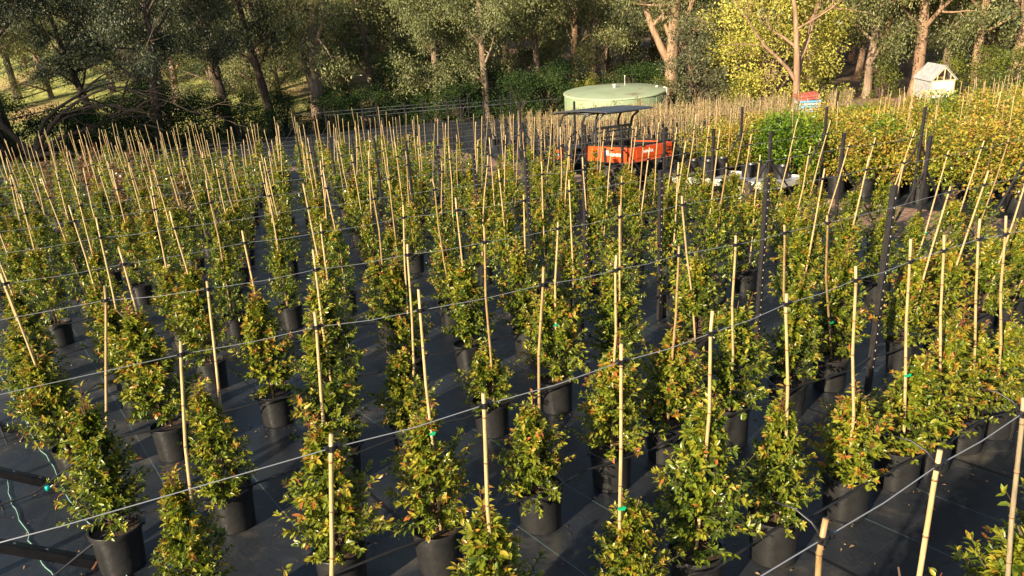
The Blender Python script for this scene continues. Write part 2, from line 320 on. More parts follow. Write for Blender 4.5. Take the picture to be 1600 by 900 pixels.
# ------------------------------------------------------------------ terrain
def gz(x, y):
    z = SY * y
    if y > 66: z += 0.23 * (y - 66) ** 2 / (y - 66 + 25)
    if y < -12: z += SY * (-12 - y)
    return z
def uv(u, v): return (u * math.cos(R_(31)) - v * math.sin(R_(31)), u * math.sin(R_(31)) + v * math.cos(R_(31)))
def at(u, v, h=0):
    x, y = uv(u, v); return Vector((x, y, gz(x, y) + h))
def sheet(name, poly, h, m, step=1.5):
    """a flat sheet lying on the terrain (kept in the plane of the slope)"""
    mb = MB(); mb.add([(x, y, SY * y + h) for x, y in poly], [tuple(range(len(poly)))])
    o = mb.build(name, m); o['kind'] = 'structure'; return o
mb = MB(); xs = [-420 + 12 * i for i in range(71)]; ys = [-60, -40, -25, -12, 0, 12, 24, 36, 48, 58, 66] + [66 + 8 * i for i in range(1, 60)]
rg = random.Random(5)
for y in ys:
    for x in xs:
        far = max(0, min(1, (y - 70) / 40)); mb.v.append((x, y, gz(x, y) + far * (2.5 * math.sin(x * 0.05 + y * 0.03) + rg.uniform(-.5, .5))))
nx = len(xs)
for j in range(len(ys) - 1):
    for i in range(nx - 1): mb.f.append((j * nx + i, j * nx + i + 1, (j + 1) * nx + i + 1, (j + 1) * nx + i)); mb.m.append(0)
g = mb.build('ground', 'ground', smooth=True); g['kind'] = 'structure'
sheet('growing_bed', [uv(-14, -9), uv(11.9, -9), uv(11.9, 27.4), uv(6.0, 30.2), uv(-2.5, 43.5), uv(-14, 43.5)], 0.004, 'weed')
sheet('dirt_path', [uv(11.8, -9), uv(14.35, -9), uv(14.35, 24), uv(15.6, 31), uv(11.8, 30), uv(6.5, 31.5), uv(5.9, 30.1), uv(11.8, 27.3)], 0.009, 'dirt')
sheet('empty_bed', [uv(6.4, 31.6), uv(11.8, 30.1), uv(15.4, 31.1), uv(14.6, 24.5), uv(27, 24.5), uv(30, 52), uv(16, 58), uv(2, 58)], 0.006, 'weed')
sheet('hedge_bed', [uv(14.2, -9), uv(36, -9), uv(36, 13), uv(27, 24.4), uv(14.2, 24.4)], 0.013, 'weed')

# ------------------------------------------------------------------ plant prototypes
def crown_r(t): return 0.268 * (0.78 + 0.95 * t) if t < 0.2 else 0.268 * max(0.17, 0.97 - 0.95 * (t - 0.2) ** 0.88)
def shrub_proto(seed, lod, matn='lilly', hgt=0.80, tmin=0.0, tadd=0.0):
    rs = np.random.RandomState(seed); P = []; D = []; Nn = []; Ln = []; Wd = []; T = []; ex = MB()
    ntw = {0: 185, 1: 135, 2: 75}[lod]; npair = {0: 10, 1: 7, 2: 3}[lod]; lf = {0: 0.044, 1: 0.050, 2: 0.082}[lod]
    pts = [Vector((rs.uniform(-.015, .015) * i, rs.uniform(-.015, .015) * i, 0.27 + (hgt + .14) * i / 5)) for i in range(6)]
    ex.tube(pts, [.011, .010, .009, .007, .005, .003], 6 if lod == 0 else 4)
    lump = rs.uniform(0.72, 1.22, (9, 8))
    for i in range(ntw):
        t = (i + rs.rand()) / ntw; a = rs.uniform(0, 2 * math.pi)
        r = crown_r(t) * rs.uniform(.7, 1.15) * lump[int(t * 8.99), int(a / 2 / math.pi * 7.99)]
        z0 = 0.325 + hgt * (t ** 1.12) * 0.95
        el = rs.uniform(0.2, 0.95) + 0.35 * t - (0.25 if t < 0.08 else 0)
        dv = np.array([math.cos(a) * math.cos(el), math.sin(a) * math.cos(el), math.sin(el)]); ln = r / max(.35, math.cos(el)) 
        ln = min(ln, r * 1.5)
        o = np.array([0, 0, z0]) + rs.uniform(-.012, .012, 3)
        if lod == 0: ex.tube([o, o + dv * ln * .5, o + dv * ln + np.array([0, 0, .02])], [.0035, .0028, .0016], 3, False)
        new = rs.rand() < (0.30 + 0.35 * t)
        for j in range(npair):
            s = 0.25 + 0.75 * (j + rs.rand() * .5) / (npair - .5); p = o + dv * ln * s
            side = np.cross(dv, rs.normal(size=3)); side /= np.linalg.norm(side)
            for sg in (1, -1):
                d = dv * rs.uniform(.35, .9) + side * sg * rs.uniform(.5, 1.0) + np.array([0, 0, rs.uniform(-.35, .25)])
                P.append(p); D.append(d); Nn.append(np.array([-.12, -.15, .75]) + dv * .8 + rs.normal(size=3) * .40)
                l = lf * rs.uniform(.65, 1.2); Ln.append(l); Wd.append(l * rs.uniform(.36, .48))
                tt = rs.beta(2, 2.4) * .66 + (.30 * s * s if new else .12 * s)
                if new and s > .8: tt += rs.uniform(.0, .34)
                T.append(tmin + tadd + tt)
        # terminal tuft
        for j in range(3 if lod < 2 else 1):
            P.append(o + dv * ln); D.append(dv + rs.normal(size=3) * .4); Nn.append(rs.normal(size=3) * .4 + np.array([0, 0, 1.0]))
            l = lf * rs.uniform(.6, .95); Ln.append(l); Wd.append(l * .4); T.append(tadd + (rs.uniform(.6, 1.0) if new else rs.uniform(.35, .65)))
    # leader shoots with red bark
    for k in range(rs.randint(1, 4) if lod < 2 else 1):
        hh = rs.uniform(.06, .24); b = np.array([rs.uniform(-.03, .03), rs.uniform(-.03, .03), 0.31 + hgt * .88]); e = b + np.array([rs.uniform(-.06, .06), rs.uniform(-.06, .06), hh + .08])
        ex.cur = 1; ex.tube([b, (b + e) / 2 + rs.uniform(-.01, .01, 3), e], [.0034, .0026, .0015], 4 if lod else 5, False); ex.cur = 0
        for j in range({0: 16, 1: 10, 2: 5}[lod]):
            s = (j + .5) / (16 if lod == 0 else 10 if lod == 1 else 5); p = b + (e - b) * s
            for sg in (1, -1):
                a = rs.uniform(0, 6.28); d = np.array([math.cos(a), math.sin(a), rs.uniform(.1, .9)])
                P.append(p + d * .01); D.append(d); Nn.append(np.array([0, 0, 1.0]) + rs.normal(size=3) * .3)
                l = lf * rs.uniform(.6, 1.15); Ln.append(l); Wd.append(l * .4); T.append(tadd + rs.uniform(.5, 1.0))
    A = lambda q: np.array(q, float)
    return leaf_mesh('foliage', A(P), A(D), A(Nn), A(Ln), A(Wd), A(T), 0 if lod == 0 else (1 if lod == 1 else 2), [matn, 'stem', 'redstem'], ex)
near_fol = [shrub_proto(100 + i, 0, hgt=h) for i, h in enumerate((.62, .68, .72, .76, .80, .84, .88, .74, .70, .82))]
mid_fol = [shrub_proto(200 + i, 1, hgt=h) for i, h in enumerate((.72, .78, .84, .88, .92, .80, .96))]
far_fol = [shrub_proto(300 + i, 2, hgt=h) for i, h in enumerate((.85, .95, .9, 1.0))]
far_red = [shrub_proto(320 + i, 2, 'lilly_red', h, tadd=.12) for i, h in enumerate((.85, .95, .9))]

def pot_mesh(n, r=0.165, h=0.31, name='pot'):
    mb = MB(); s = r / .165
    mb.lathe([(.0, .0), (.136 * s, .0), (.141 * s, .006), (.158 * s, h - .045), (.158 * s, h - .04), (.168 * s, h - .037), (.171 * s, h - .004), (.168 * s, h), (.160 * s, h), (.157 * s, h - .03), (.152 * s, h - .06)], n)
    if n > 16:
        for a in (.4, 3.54):
            mb.box((math.cos(a) * .176 * s, math.sin(a) * .176 * s, h - .015), (.02, .07, .016), Matrix.Rotation(a, 3, 'Z'))
    return mb.mesh(name, 'pot', smooth=False)
def smooth_sides(me):
    me.polygons.foreach_set('use_smooth', [True] * len(me.polygons)); me.set_sharp_from_angle(angle=R_(32)); return me
POT = smooth_sides(pot_mesh(28)); POTF = smooth_sides(pot_mesh(12))
mb = MB(); rs = random.Random(3); nn = 20
ring = [(0, 0, .285)] + [(math.cos(2 * math.pi * k / nn) * q, math.sin(2 * math.pi * k / nn) * q, .272 + rs.uniform(-.008, .008)) for q in (.08, .154) for k in range(nn)]
mb.add(ring, [(0, 1 + k, 1 + (k + 1) % nn) for k in range(nn)] + [(1 + k, 1 + nn + k, 1 + nn + (k + 1) % nn, 1 + (k + 1) % nn) for k in range(nn)])
SOIL = mb.mesh('soil', 'soil', True)
def stake_mesh(seed, n, ln=2.0, m='bamboo', r=.0100, name='stake'):
    rs = random.Random(seed); mb = MB(); pts = []; rad = []; k = 14; bx = by = 0; dx = dy = 0
    amp = rs.choice([.004, .008, .012, .02])
    for i in range(k + 1):
        if i % 4 == 2: dx, dy = rs.uniform(-amp, amp) * .6, rs.uniform(-amp, amp) * .6
        t = i / k; bx += dx; by += dy
        pts.append([bx, by, t * ln]); rad.append(r * (1.12 - .3 * t))
    ex, ey = pts[-1][0], pts[-1][1]
    for i, p in enumerate(pts): p[0] -= ex * i / k; p[1] -= ey * i / k        # both ends stay on the axis
    mb.tube(pts, rad, n)
    if n > 5:
        mb.cur = 1
        for i in range(1, k, 2):
            if rs.random() < .85:
                p = Vector(pts[i]); mb.tube([p - Vector((0, 0, .005)), p + Vector((0, 0, .005))], rad[i] * 1.16, n)
    return mb.mesh(name, [m, 'bamboo_node'], True)
STK = [stake_mesh(i, 8, m='bamboo_dark' if i == 5 else 'bamboo') for i in range(7)]; STKF = [stake_mesh(20 + i, 5, r=.0098, m=('bamboo', 'bamboo', 'bamboo_grey', 'bamboo', 'bamboo_dark')[i]) for i in range(5)]; STKG = stake_mesh(50, 8, m='bamboo_grey', ln=2.05)
mb = MB(); mb.tube([(0, 0, -.012), (0, 0, .012)], .0155, 10); mb.box((.022, 0, 0), (.026, .014, .018)); mb.box((-.016, 0, .004), (.016, .02, .012)); mb.tube([(.03, -.012, 0), (.03, .012, 0)], .008, 8)
CLIP = mb.mesh('clip', 'clip')
mb = MB(); mb.tube([(0, 0, 0), (-.02, .03, .035), (-.05, .07, .055), (-.10, .11, .06)], [.004, .004, .003, .002], 6)
TAIL = mb.mesh('clip_tail', 'pipe', True)
mb = MB(); mb.box((0, -.014, 0), (.034, .012, .014)); mb.box((.012, -.022, .008), (.016, .006, .022), Matrix.Rotation(.5, 3, 'Y'))
TIE = mb.mesh('tie', 'tie')
SLOPE = math.atan(SY)
ORD1 = 'zeroth first second third fourth fifth sixth seventh eighth ninth tenth eleventh twelfth thirteenth fourteenth fifteenth sixteenth seventeenth eighteenth nineteenth twentieth'.split()
def ordw(n):
    if n <= 20: return ORD1[n]
    t = {2: 'twent', 3: 'thirt', 4: 'fort'}[n // 10]
    return t + 'ieth' if n % 10 == 0 else t + 'y-' + ORD1[n % 10]

def plant(u, v, top, lod, fol, label, group, rz, sc=1.0, tie=0, tail=False, grey=False, rnd=random, stk_len=None, sname='potted_shrub'):
    """top = (u, v) where the stake meets the wire, 1.82 m above the bed"""
    b = at(u, v, .005); root = empty(sname, b, 0, label, 'potted plant', group)
    p = inst('pot', POT if lod == 0 else POTF, root, rot=(SLOPE, 0, 0))
    p.rotation_euler = (SLOPE + rnd.uniform(-.015, .015), rnd.uniform(-.02, .02), 0)
    if lod < 2: inst('soil', SOIL, p)
    inst('foliage', fol, root, rot=(rnd.uniform(-.05, .05), rnd.uniform(-.05, .05), rz), sc=(sc * rnd.uniform(.95, 1.2), sc * rnd.uniform(.95, 1.2), sc))
    tp = at(top[0], top[1], 1.82) - b; s0 = Vector((rnd.uniform(-.03, .03), rnd.uniform(-.03, .03), .26)); dv = tp - s0
    ext = stk_len if stk_len else rnd.uniform(.05, .16); ln = dv.length + ext
    q = dv.to_track_quat('Z', 'Y'); rot = (q @ Matrix.Rotation(rnd.uniform(0, 6.28), 3, 'Z').to_quaternion()).to_euler()
    stm = STKG if grey else (rnd.choice(STK) if lod < 1.5 else rnd.choice(STKF))
    st = inst('stake', stm, root, loc=s0, rot=rot, sc=(1, 1, ln / 2.0))
    if lod < 2:
        c = inst('clip', CLIP, root, loc=tp, rot=(0, 0, R_(31)))
        if tail: inst('clip_tail', TAIL, root, loc=tp, rot=(0, 0, rnd.uniform(-.2, .2)))
    if tie and lod < 2: inst('tie', TIE, root, loc=s0 + dv * ((tie - .26) / max(.1, dv.z)), rot=(0, 0, rnd.uniform(0, .5)))
    return root

# ------------------------------------------------------------------ the staked rows of potted shrubs
rnd = random.Random(11)
ROWV = [2.5, 3.76, 5.15, 6.62, 8.1, 9.62] + [9.62 + 1.42 * i for i in range(1, 24)]
FRONT = {   # row: (u, v, wire u, wire v, height scale, foliage, tie height, label)
 0: [(.45, 2.5, .63, 2.40, 1.05, 3, 0, 'shrub cut by the lower frame edge whose pale cane stands tall left of centre'),
     (1.27, 2.5, 1.25, 2.36, 1.10, 4, 0, 'bright leafy shrub at the lower edge below the bare central cane'),
     (2.09, 2.5, 1.96, 2.36, .92, 2, .95, 'dark small-topped shrub at the lower edge with a bent cane'),
     (2.66, 2.52, 2.52, 2.36, 1.18, 5, .92, 'tall full shrub in the lower middle with a green tie on its cane'),
     (3.30, 2.49, 3.14, 2.42, 1.04, 4, 0, 'yellow-green shrub in a half-lit pot right of the tall full one'),
     (4.08, 2.53, 3.77, 2.45, .98, 0, 0, 'broad low shrub with orange top beside the black steel post line'),
     (4.68, 2.53, 4.34, 2.47, 1.06, 1, .98, 'shrub with a bright green tie just behind the broad low one'),
     (5.08, 2.53, 4.72, 2.48, 1.06, 6, 0, 'shrub squeezed between two neighbours in the right front row'),
     (5.55, 2.54, 5.16, 2.49, 1.04, 7, 0, 'light green shrub in a fully visible pot near the right edge'),
     (5.96, 2.52, 5.39, 2.44, 1.0, 8, 0, 'last shrub of the front row before the right edge post')],
 1: [(.12, 3.86, .36, 3.92, .98, 5, .9, 'orange-tipped shrub at the lower edge beside the left corner aisle'),
     (.94, 3.86, 1.05, 3.86, 1.06, 6, 0, 'tall narrow shrub hanging over its pot left of centre at the lower edge'),
     (1.54, 3.70, 1.62, 3.73, 1.08, 7, 1.0, 'spreading dark shrub with a green tie and a side shoot in the lower middle'),
     (2.33, 3.70, 2.43, 3.67, .98, 8, 0, 'neat bushy shrub in a fully visible sunlit pot in the middle foreground'),
     (3.06, 3.81, 2.97, 3.62, 1.08, 9, 0, 'slim shrub whose pot carries leaf shadows right of the neat bushy one'),
     (3.66, 3.86, 3.52, 3.62, 1.22, 0, 0, 'upright shrub in the second row before the tall full one'),
     (4.30, 3.77, 4.00, 3.55, 1.12, 3, 0, 'green shrub in the second row behind the yellow-green one'),
     (5.05, 3.80, 4.52, 3.55, 1.12, 4, 0, 'shrub with a reddish top standing left of the second black post'),
     (5.79, 3.91, 5.00, 3.54, 1.18, 6, .8, 'glossy shrub with a lit pot beside the second black post')],
 2: [(-.22, 5.04, .13, 5.45, 1.12, 4, 0, 'big double-crowned shrub in a sunlit pot at the lower left'),
     (.54, 5.08, .74, 5.23, 1.02, 5, 0, 'orange-topped shrub in a large half-lit pot right of the double-crowned one'),
     (1.42, 5.20, 1.48, 5.19, 1.18, 6, 0, 'narrow leaning shrub third along the third row'),
     (2.06, 5.26, 2.17, 5.11, .95, 7, 0, 'shrub with thin dark base in an open-rimmed pot left of centre'),
     (2.80, 5.16, 2.80, 5.03, .84, 1, 0, 'round dark shrub in an open-rimmed pot behind the central bare cane'),
     (3.52, 5.18, 3.50, 5.02, 1.22, 2, .9, 'lush shrub in the third row behind the neat bushy one'),
     (4.30, 5.17, 4.15, 5.0, 1.2, 3, 0, 'shrub in the third row with a lopsided crown'),
     (5.26, 5.14, 4.9, 5.0, 1.2, 8, 0, 'shrub above a dark pot in the third row before its black post')],
}
def wire_v(k, u):       # the wires run a touch nearer than the pot rows
    return ROWV[k] - (.12 if k in (0, 1) else -.02 if k == 2 else .0) - (0.02 * u if k >= 2 else 0)
clip_pts = {}
pend = []
for k, rowl in FRONT.items():
    clip_pts[k] = [(a[2], a[3]) for a in rowl]
    for (u, v, tu, tv, sc, fi, tie, lab) in rowl:
        gap = tie
        plant(u, v, (tu, tv), 0, near_fol[fi % 10], lab, 'potted shrubs in the staked rows', rnd.uniform(0, 6.28), sc * .93, tie, tail=(k < 2 and rnd.random() < .3), rnd=rnd)
pend = []
phase = {3: .39, 4: .18, 5: .13}
for k in range(0, len(ROWV)):
    v = ROWV[k]; d = .745
    u = phase[k] - 3 * d if k in phase else 2.78 + .284 * (v - 7.6) + .37 + rnd.uniform(-.05, .05) - 14 * d
    if k in FRONT: u = {0: 6.7, 1: 6.55, 2: 6.1}[k]
    umin = -.85 - .045 * max(0, v - 8)
    if k == 3: umin = -.6
    umax = 11.1
    while u < umax:
        if u > umin and not (k > 3 and rnd.random() < .035) and not (abs(u - 6.05) < .15):
            lim = 42.5 - (u + 1.7) * 1.55 if u < 6 else 28.5
            if v < lim:
                uu, vv = u + rnd.gauss(0, .055), v + rnd.uniform(-.07, .07)
                p = at(uu, vv); q = proj(p.x, p.y, p.z + 1.0); q2 = proj(p.x, p.y, p.z + 2.0)
                if (-60 < q[0] < 1680 and q[1] < 960) or (-30 < q2[0] < 1630):
                    pend.append((q[2], k, uu, vv))
        u += d * (rnd.uniform(.96, 1.04) if k < 5 else 1)
pend.sort()
indiv = pend[:270]; rest = pend[270:]
byrow = {}
for z, k, u, v in indiv: byrow.setdefault(k, []).append((u, v, z))
G_ROW = 'potted shrubs in the staked rows'
for k, lst in sorted(byrow.items()):
    lst.sort(); n0 = len(FRONT.get(k, []))
    for i, (u, v, z) in enumerate(lst):
        lod = 0 if z < 8.6 else 1 if z < 17 else 2
        fol = rnd.choice({0: near_fol, 1: mid_fol, 2: far_fol}[lod])
        if lod == 2 and u < 3 and rnd.random() < .5: fol = rnd.choice(far_red)
        lean = rnd.gauss(0, .07), rnd.gauss(0, .06)
        tu = u + lean[0]; tv = wire_v(k, u) + (lean[1] if k > 5 else 0) * .3
        if k in clip_pts: tv = v - .1 - .03 * (u - 5)
        lab = 'caned shrub, %s from the left in the %s staked row from the front' % (ordw(n0 + i + 1), ordw(k + 1))
        plant(u, v, (tu, tv), lod, fol, lab, G_ROW, rnd.uniform(0, 6.28), rnd.uniform(.92, 1.16) * (.92 if u > 9.3 else 1) * (.99 if k > 4 else 1.03), rnd.uniform(.75, 1.05) if rnd.random() < .14 else 0, rnd=rnd, stk_len=rnd.uniform(.12, .34) if k > 3 else None)
        clip_pts.setdefault(k, []).append((tu, tv))
# nearest row: mostly below the frame
for (u, tu, tv, sc, lab, grey, tall) in [(.85, .85, 1.0, .9, 'shrub of the nearest row, below the lower edge of the frame', False, .1),
        (1.62, 1.53, 1.00, .85, 'orange-ended thick cane with its shrub, rising from the bottom edge at the right', False, .07),
        (2.25, 2.13, 1.03, 1.10, 'bowed pale cane and its shrub rising from the bottom edge in the right corner', False, .06),
        (3.02, 2.69, 1.05, 1.12, 'shaded dark shrub with a grey weathered cane in the lower right corner', True, .03),
        (3.5, 3.4, 1.05, 1.15, 'shrub of the nearest row at the right, beyond the frame edge', False, .1)]:
    plant(u, 1.08, (tu, tv), 0, near_fol[int(u * 10) % 10], lab, G_ROW, u * 3, sc, 0, tail=True, grey=grey, rnd=rnd, stk_len=tall)
    clip_pts.setdefault(-1, []).append((tu, tv))

# the shrubs beyond the three hundred largest: one mass
def bake(parts, name, group_label, mats):
    """parts: list of (mesh, matrix); merges everything into one mesh"""
    V = []; loops = []; tot = []; mi = []; tn = []; off = 0; matl = []
    for me, mt in parts:
        n = len(me.vertices); co = np.empty(n * 3, np.float32); me.vertices.foreach_get('co', co); co = co.reshape(-1, 3)
        A = np.array(mt); V.append(co @ A[:3, :3].T + A[:3, 3])
        l = np.empty(len(me.loops), np.int32); me.loops.foreach_get('vertex_index', l); loops.append(l + off)
        t = np.empty(len(me.polygons), np.int32); me.polygons.foreach_get('loop_total', t); tot.append(t)
        m_ = np.empty(len(me.polygons), np.int32); me.polygons.foreach_get('material_index', m_)
        idx = []
        for mm in me.materials:
            if mm.name not in matl: matl.append(mm.name)
            idx.append(matl.index(mm.name))
        mi.append(np.array(idx)[m_])
        a = me.attributes.get('tint'); tt = np.zeros(len(me.polygons), np.float32)
        if a: a.data.foreach_get('value', tt)
        tn.append(tt); off += n
    V = np.vstack(V); loops = np.concatenate(loops); tot = np.concatenate(tot)
    me = bpy.data.meshes.new(name); me.vertices.add(len(V)); me.vertices.foreach_set('co', V.astype(np.float32).ravel())
    me.loops.add(len(loops)); me.loops.foreach_set('vertex_index', loops); me.polygons.add(len(tot))
    me.polygons.foreach_set('loop_start', np.concatenate([[0], np.cumsum(tot)[:-1]]).astype(np.int32)); me.polygons.foreach_set('loop_total', tot)
    for m in matl: me.materials.append(bpy.data.materials[m])
    me.polygons.foreach_set('material_index', np.concatenate(mi).astype(np.int32))
    a = me.attributes.new('tint', 'FLOAT', 'FACE'); a.data.foreach_set('value', np.concatenate(tn))
    me.update(calc_edges=True)
    o = link(bpy.data.objects.new(name, me)); return o
parts = []
for z, k, u, v in rest:
    b = at(u, v, .005); T_ = Matrix.Translation(b)
    parts.append((POTF, T_)); s = rnd.uniform(.85, 1.08)
    parts.append((rnd.choice(far_red if (rnd.random() < .6 and u < 6) else far_fol), T_ @ Matrix.Rotation(rnd.uniform(0, 6.28), 4, 'Z') @ Matrix.Diagonal((s, s, s, 1))))
    parts.append((rnd.choice(STKF), T_ @ Matrix.Translation((0, 0, .26)) @ Matrix.Rotation(rnd.gauss(0, .03), 4, 'X') @ Matrix.Rotation(rnd.gauss(0, .03), 4, 'Y') @ Matrix.Diagonal((1, 1, rnd.uniform(.88, 1.0), 1))))
if parts: tag(bake(parts, 'distant_potted_shrubs', None, None), 'far mass of potted shrubs on canes before the dark bushes', 'potted plants', kind='stuff')

# ------------------------------------------------------------------ wires, pipes, posts
LEFT_END = {k: -1.75 for k in range(30)}
for k in [-1] + list(range(0, 14)):
    pts = sorted(clip_pts.get(k, []))
    if len(pts) < 2: continue
    vk = ROWV[k] if k >= 0 else 1.08
    a = [(pts[0][0] - (1.7 if k < 2 else 1.9), pts[0][1] + {0: .13, 1: .10, 2: .10}.get(k, .02))] + pts
    if k >= 0: a.append((11.6, vk - .1))
    else: a.append((5.5, 1.1))
    mb = MB(); P3 = []
    for i, (u, v) in enumerate(a):
        P3.append(at(u, v, 1.82))
        if i < len(a) - 1 and a[i + 1][0] - u > .5:
            un_, vn = a[i + 1]; P3.append(at((u + un_) / 2, (v + vn) / 2, 1.808))
    mb.tube(P3, .0021 if k < 1 else .0017, 6)
    o = mb.build('wire', 'wire', smooth=True)
    tag(o, 'taut grey wire tying the canes of the %s row from the front' % ('nearest, mostly hidden' if k < 0 else ordw(k + 1)), 'wire', 'wires along the staked rows')
    if k > 9: continue
    mb = MB(); u0 = -1.35 if k < 6 else -1.8; n = 40; P3 = []
    if k == -1: u0 = .5
    if k == 0: u0 = -.3
    if k == 1: u0 = -.6
    for i in range(n + 1):
        u = u0 + (11.3 - u0) * i / n; hh = .332 + .018 * math.sin(i * 2.3 + k)
        if u < .1 and 1 < k < 5: hh = .332 + max(-.27, (u - .0 + .2) * .5)
        P3.append(at(u, vk - .13 + .02 * math.sin(i * 1.7 + k), hh))
    mb.tube(P3, .0085, 7)
    o = mb.build('irrigation_pipe', 'pipe', smooth=True)
    tag(o, 'black irrigation pipe lying on the pot rims of the %s row from the front' % ('nearest' if k < 0 else ordw(k + 1)), 'pipe', 'irrigation pipes along the rows')
    if k in (2, 3, 4):
        for uc in (-.62 + .0 * k,):
            c = MB(); p = at(uc, vk - .13, .09); c.lathe([(0, -.02), (.020, -.02), (.022, .012), (.016, .02), (0, .02)], 14, p); c.build('cap', 'cap', o, True)
        c = MB(); p = at(-.95, vk - .13, 0); c.bar(p, p + Vector((-.01, 0, .30)), .012); c.build('riser', 'black', o)

def post(u, v, h, label, strut=None, group='dark steel posts of the wire rows', s=.045, holes=True):
    b = at(u, v, 0); root = empty('steel_post', b, R_(31), label, 'post', group)
    mb = MB(); mb.box((0, -.004, h / 2), (s, .006, h)); mb.box((s / 2 - .003, s / 2, h / 2), (.006, s, h)); mb.box((-s / 2 + .003, s / 2, h / 2), (.006, s, h))
    mb.build('post_channel', 'post', root)
    if holes:
        q = MB(); z = .25
        while z < h - .05: q.box((0, -.0085, z), (.008, .003, .014)); z += .085
        q.build('punched_hole', 'hole', root)['kind'] = 'stuff'
    if strut:
        for (du, hh) in strut:
            m2 = MB(); rise = SY * math.sin(R_(31)) * du
            m2.bar((du, .03, .02 + rise), (0, .03, hh), .03, .025); m2.build('strut', 'post', root)
    return root
for k in range(0, 14):
    vp = ROWV[k] - .15 + (0 if k > 2 else .02)
    post(6.05 + rnd.uniform(-.06, .06), vp, 1.92 + rnd.uniform(-.04, .06), 'dark punched steel post standing midway along the %s row from the front' % ordw(k + 1), s=.042, holes=(k < 8))
for k in range(2, 19):
    post(11.55, ROWV[k] - .1, 1.75, 'dark end post with slanting struts at the path end of the %s row' % ordw(k + 1), [(1.15, 1.25), (-1.0, 1.2)] if k % 2 else [(1.15, 1.25)], 'end posts along the soil path', .045, False)
for k in (2, 3, 4):     # row-end posts of the left aisle: only the feet of their braces show
    vk = ROWV[k]; fu = {2: -.39, 3: -.59, 4: -.85}[k]
    b = at(fu - 1.55, vk + .02, 0); root = empty('braced_end_post', b, R_(31), 'hollow black brace foot on the left aisle at the end of the %s row' % ordw(k + 1), 'post', 'end posts of the left aisle')
    mb = MB(); mb.box((0, 0, .95), (.06, .06, 1.9)); mb.build('post_channel', 'post', root)
    ru = SY * math.sin(R_(31)) * 1.55; A_ = Vector((1.55, 0, .035 + ru)); B_ = Vector((0, 0, 1.25)); dd = (A_ - B_).normalized()
    mb = MB(); s = .03
    qm = dd.to_track_quat('Z', 'Y').to_matrix()
    ln = (A_ - B_).length; c = (A_ + B_) / 2
    for (ox, oy, wx, wy) in ((s, 0, .005, .062), (-s, 0, .005, .062), (0, s, .056, .005), (0, -s, .056, .005)):
        mb.box(c + qm @ Vector((ox, oy, 0)), (wx, wy, ln), qm)
    br = mb.build('brace', 'brace', root)
    mb = MB()
    for i in range(6): mb.box(A_ - dd * (.12 + i * .2) + qm @ Vector((0, s + .004, 0)), (.015, .003, .015), qm)
    for i in range(6): mb.box(A_ - dd * (.12 + i * .2) + qm @ Vector((0, -s - .004, 0)), (.015, .003, .015), qm)
    mb.build('punched_hole', 'hole', br)['kind'] = 'stuff'
    mb = MB(); e = A_ + dd * .004
    for (ox, oy, wx, wy) in ((s, 0, .007, .066), (-s, 0, .007, .066), (0, s, .053, .007), (0, -s, .053, .007)):
        mb.box(e + qm @ Vector((ox, oy, 0)), (wx, wy, .012), qm)
    mb.build('rusty_rim', 'rust', br)

def string(pts, lab, r=.004):
    mb = MB(); P3 = []
    for i in range(len(pts) - 1):
        for t in range(5):
            f = t / 5; x = pts[i][0] * (1 - f) + pts[i + 1][0] * f; y = pts[i][1] * (1 - f) + pts[i + 1][1] * f
            P3.append(Vector((x + rnd.uniform(-.008, .008), y + rnd.uniform(-.008, .008), gz(x, y) + .012)))
    mb.tube(P3, r, 5); return tag(mb.build('string', 'string', smooth=True), lab, 'string')
string([(-6.21, 8.29), (-5.28, 7.15), (-4.63, 6.32), (-4.14, 5.76), (-3.74, 5.23), (-3.31, 4.77), (-3.06, 4.5), (-2.69, 4.06), (-2.4, 3.7)], 'wavy pale green string running down the left aisle beside the pots')
string([(-4.46, 5.61), (-4.13, 5.14), (-3.77, 4.74), (-3.51, 4.4), (-3.21, 4.12), (-2.9, 3.7)], 'shorter pale green string lying further left on the weed mat')
rs = np.random.RandomState(9); nL = 2600
uu_ = rs.uniform(-1.5, 9, nL); vv_ = rs.choice(ROWV[:7], nL) + rs.normal(size=nL) * .22 + rs.choice([0, 0, .5], nL) * rs.normal(size=nL)
Px = uu_ * math.cos(R_(31)) - vv_ * math.sin(R_(31)); Py = uu_ * math.sin(R_(31)) + vv_ * math.cos(R_(31))
P_ = np.stack([Px, Py, SY * Py + .008 + rs.rand(nL) * .008], 1); D_ = rs.normal(size=(nL, 3)) * [1, 1, .12]
lt = leaf_mesh('fallen_leaves', P_, D_, rs.normal(size=(nL, 3)) * .25 + [0, 0, 1], rs.uniform(.015, .045, nL), rs.uniform(.008, .018, nL), rs.rand(nL), 1, ['litter'])
tag(link(bpy.data.objects.new('fallen_leaves', lt)), 'brown fallen leaves and crumbs of potting mix scattered on the black mat', 'leaves', kind='stuff')
mb = MB(); mb.tube([(x, y, gz(x, y) + h) for x, y, h in ((-4.78, 6.33, .01), (-4.86, 6.6, .02), (-4.93, 6.85, .03), (-4.97, 6.98, .05))], [.006, .005, .004, .002], 6)
mb.tube([(x, y, gz(x, y) + h) for x, y, h in ((-4.86, 6.6, .02), (-4.8, 6.75, .05))], [.004, .002], 5)
tag(mb.build('dry_twig', 'bamboo'), 'pale dry twig lying on the mat of the left aisle', 'twig')

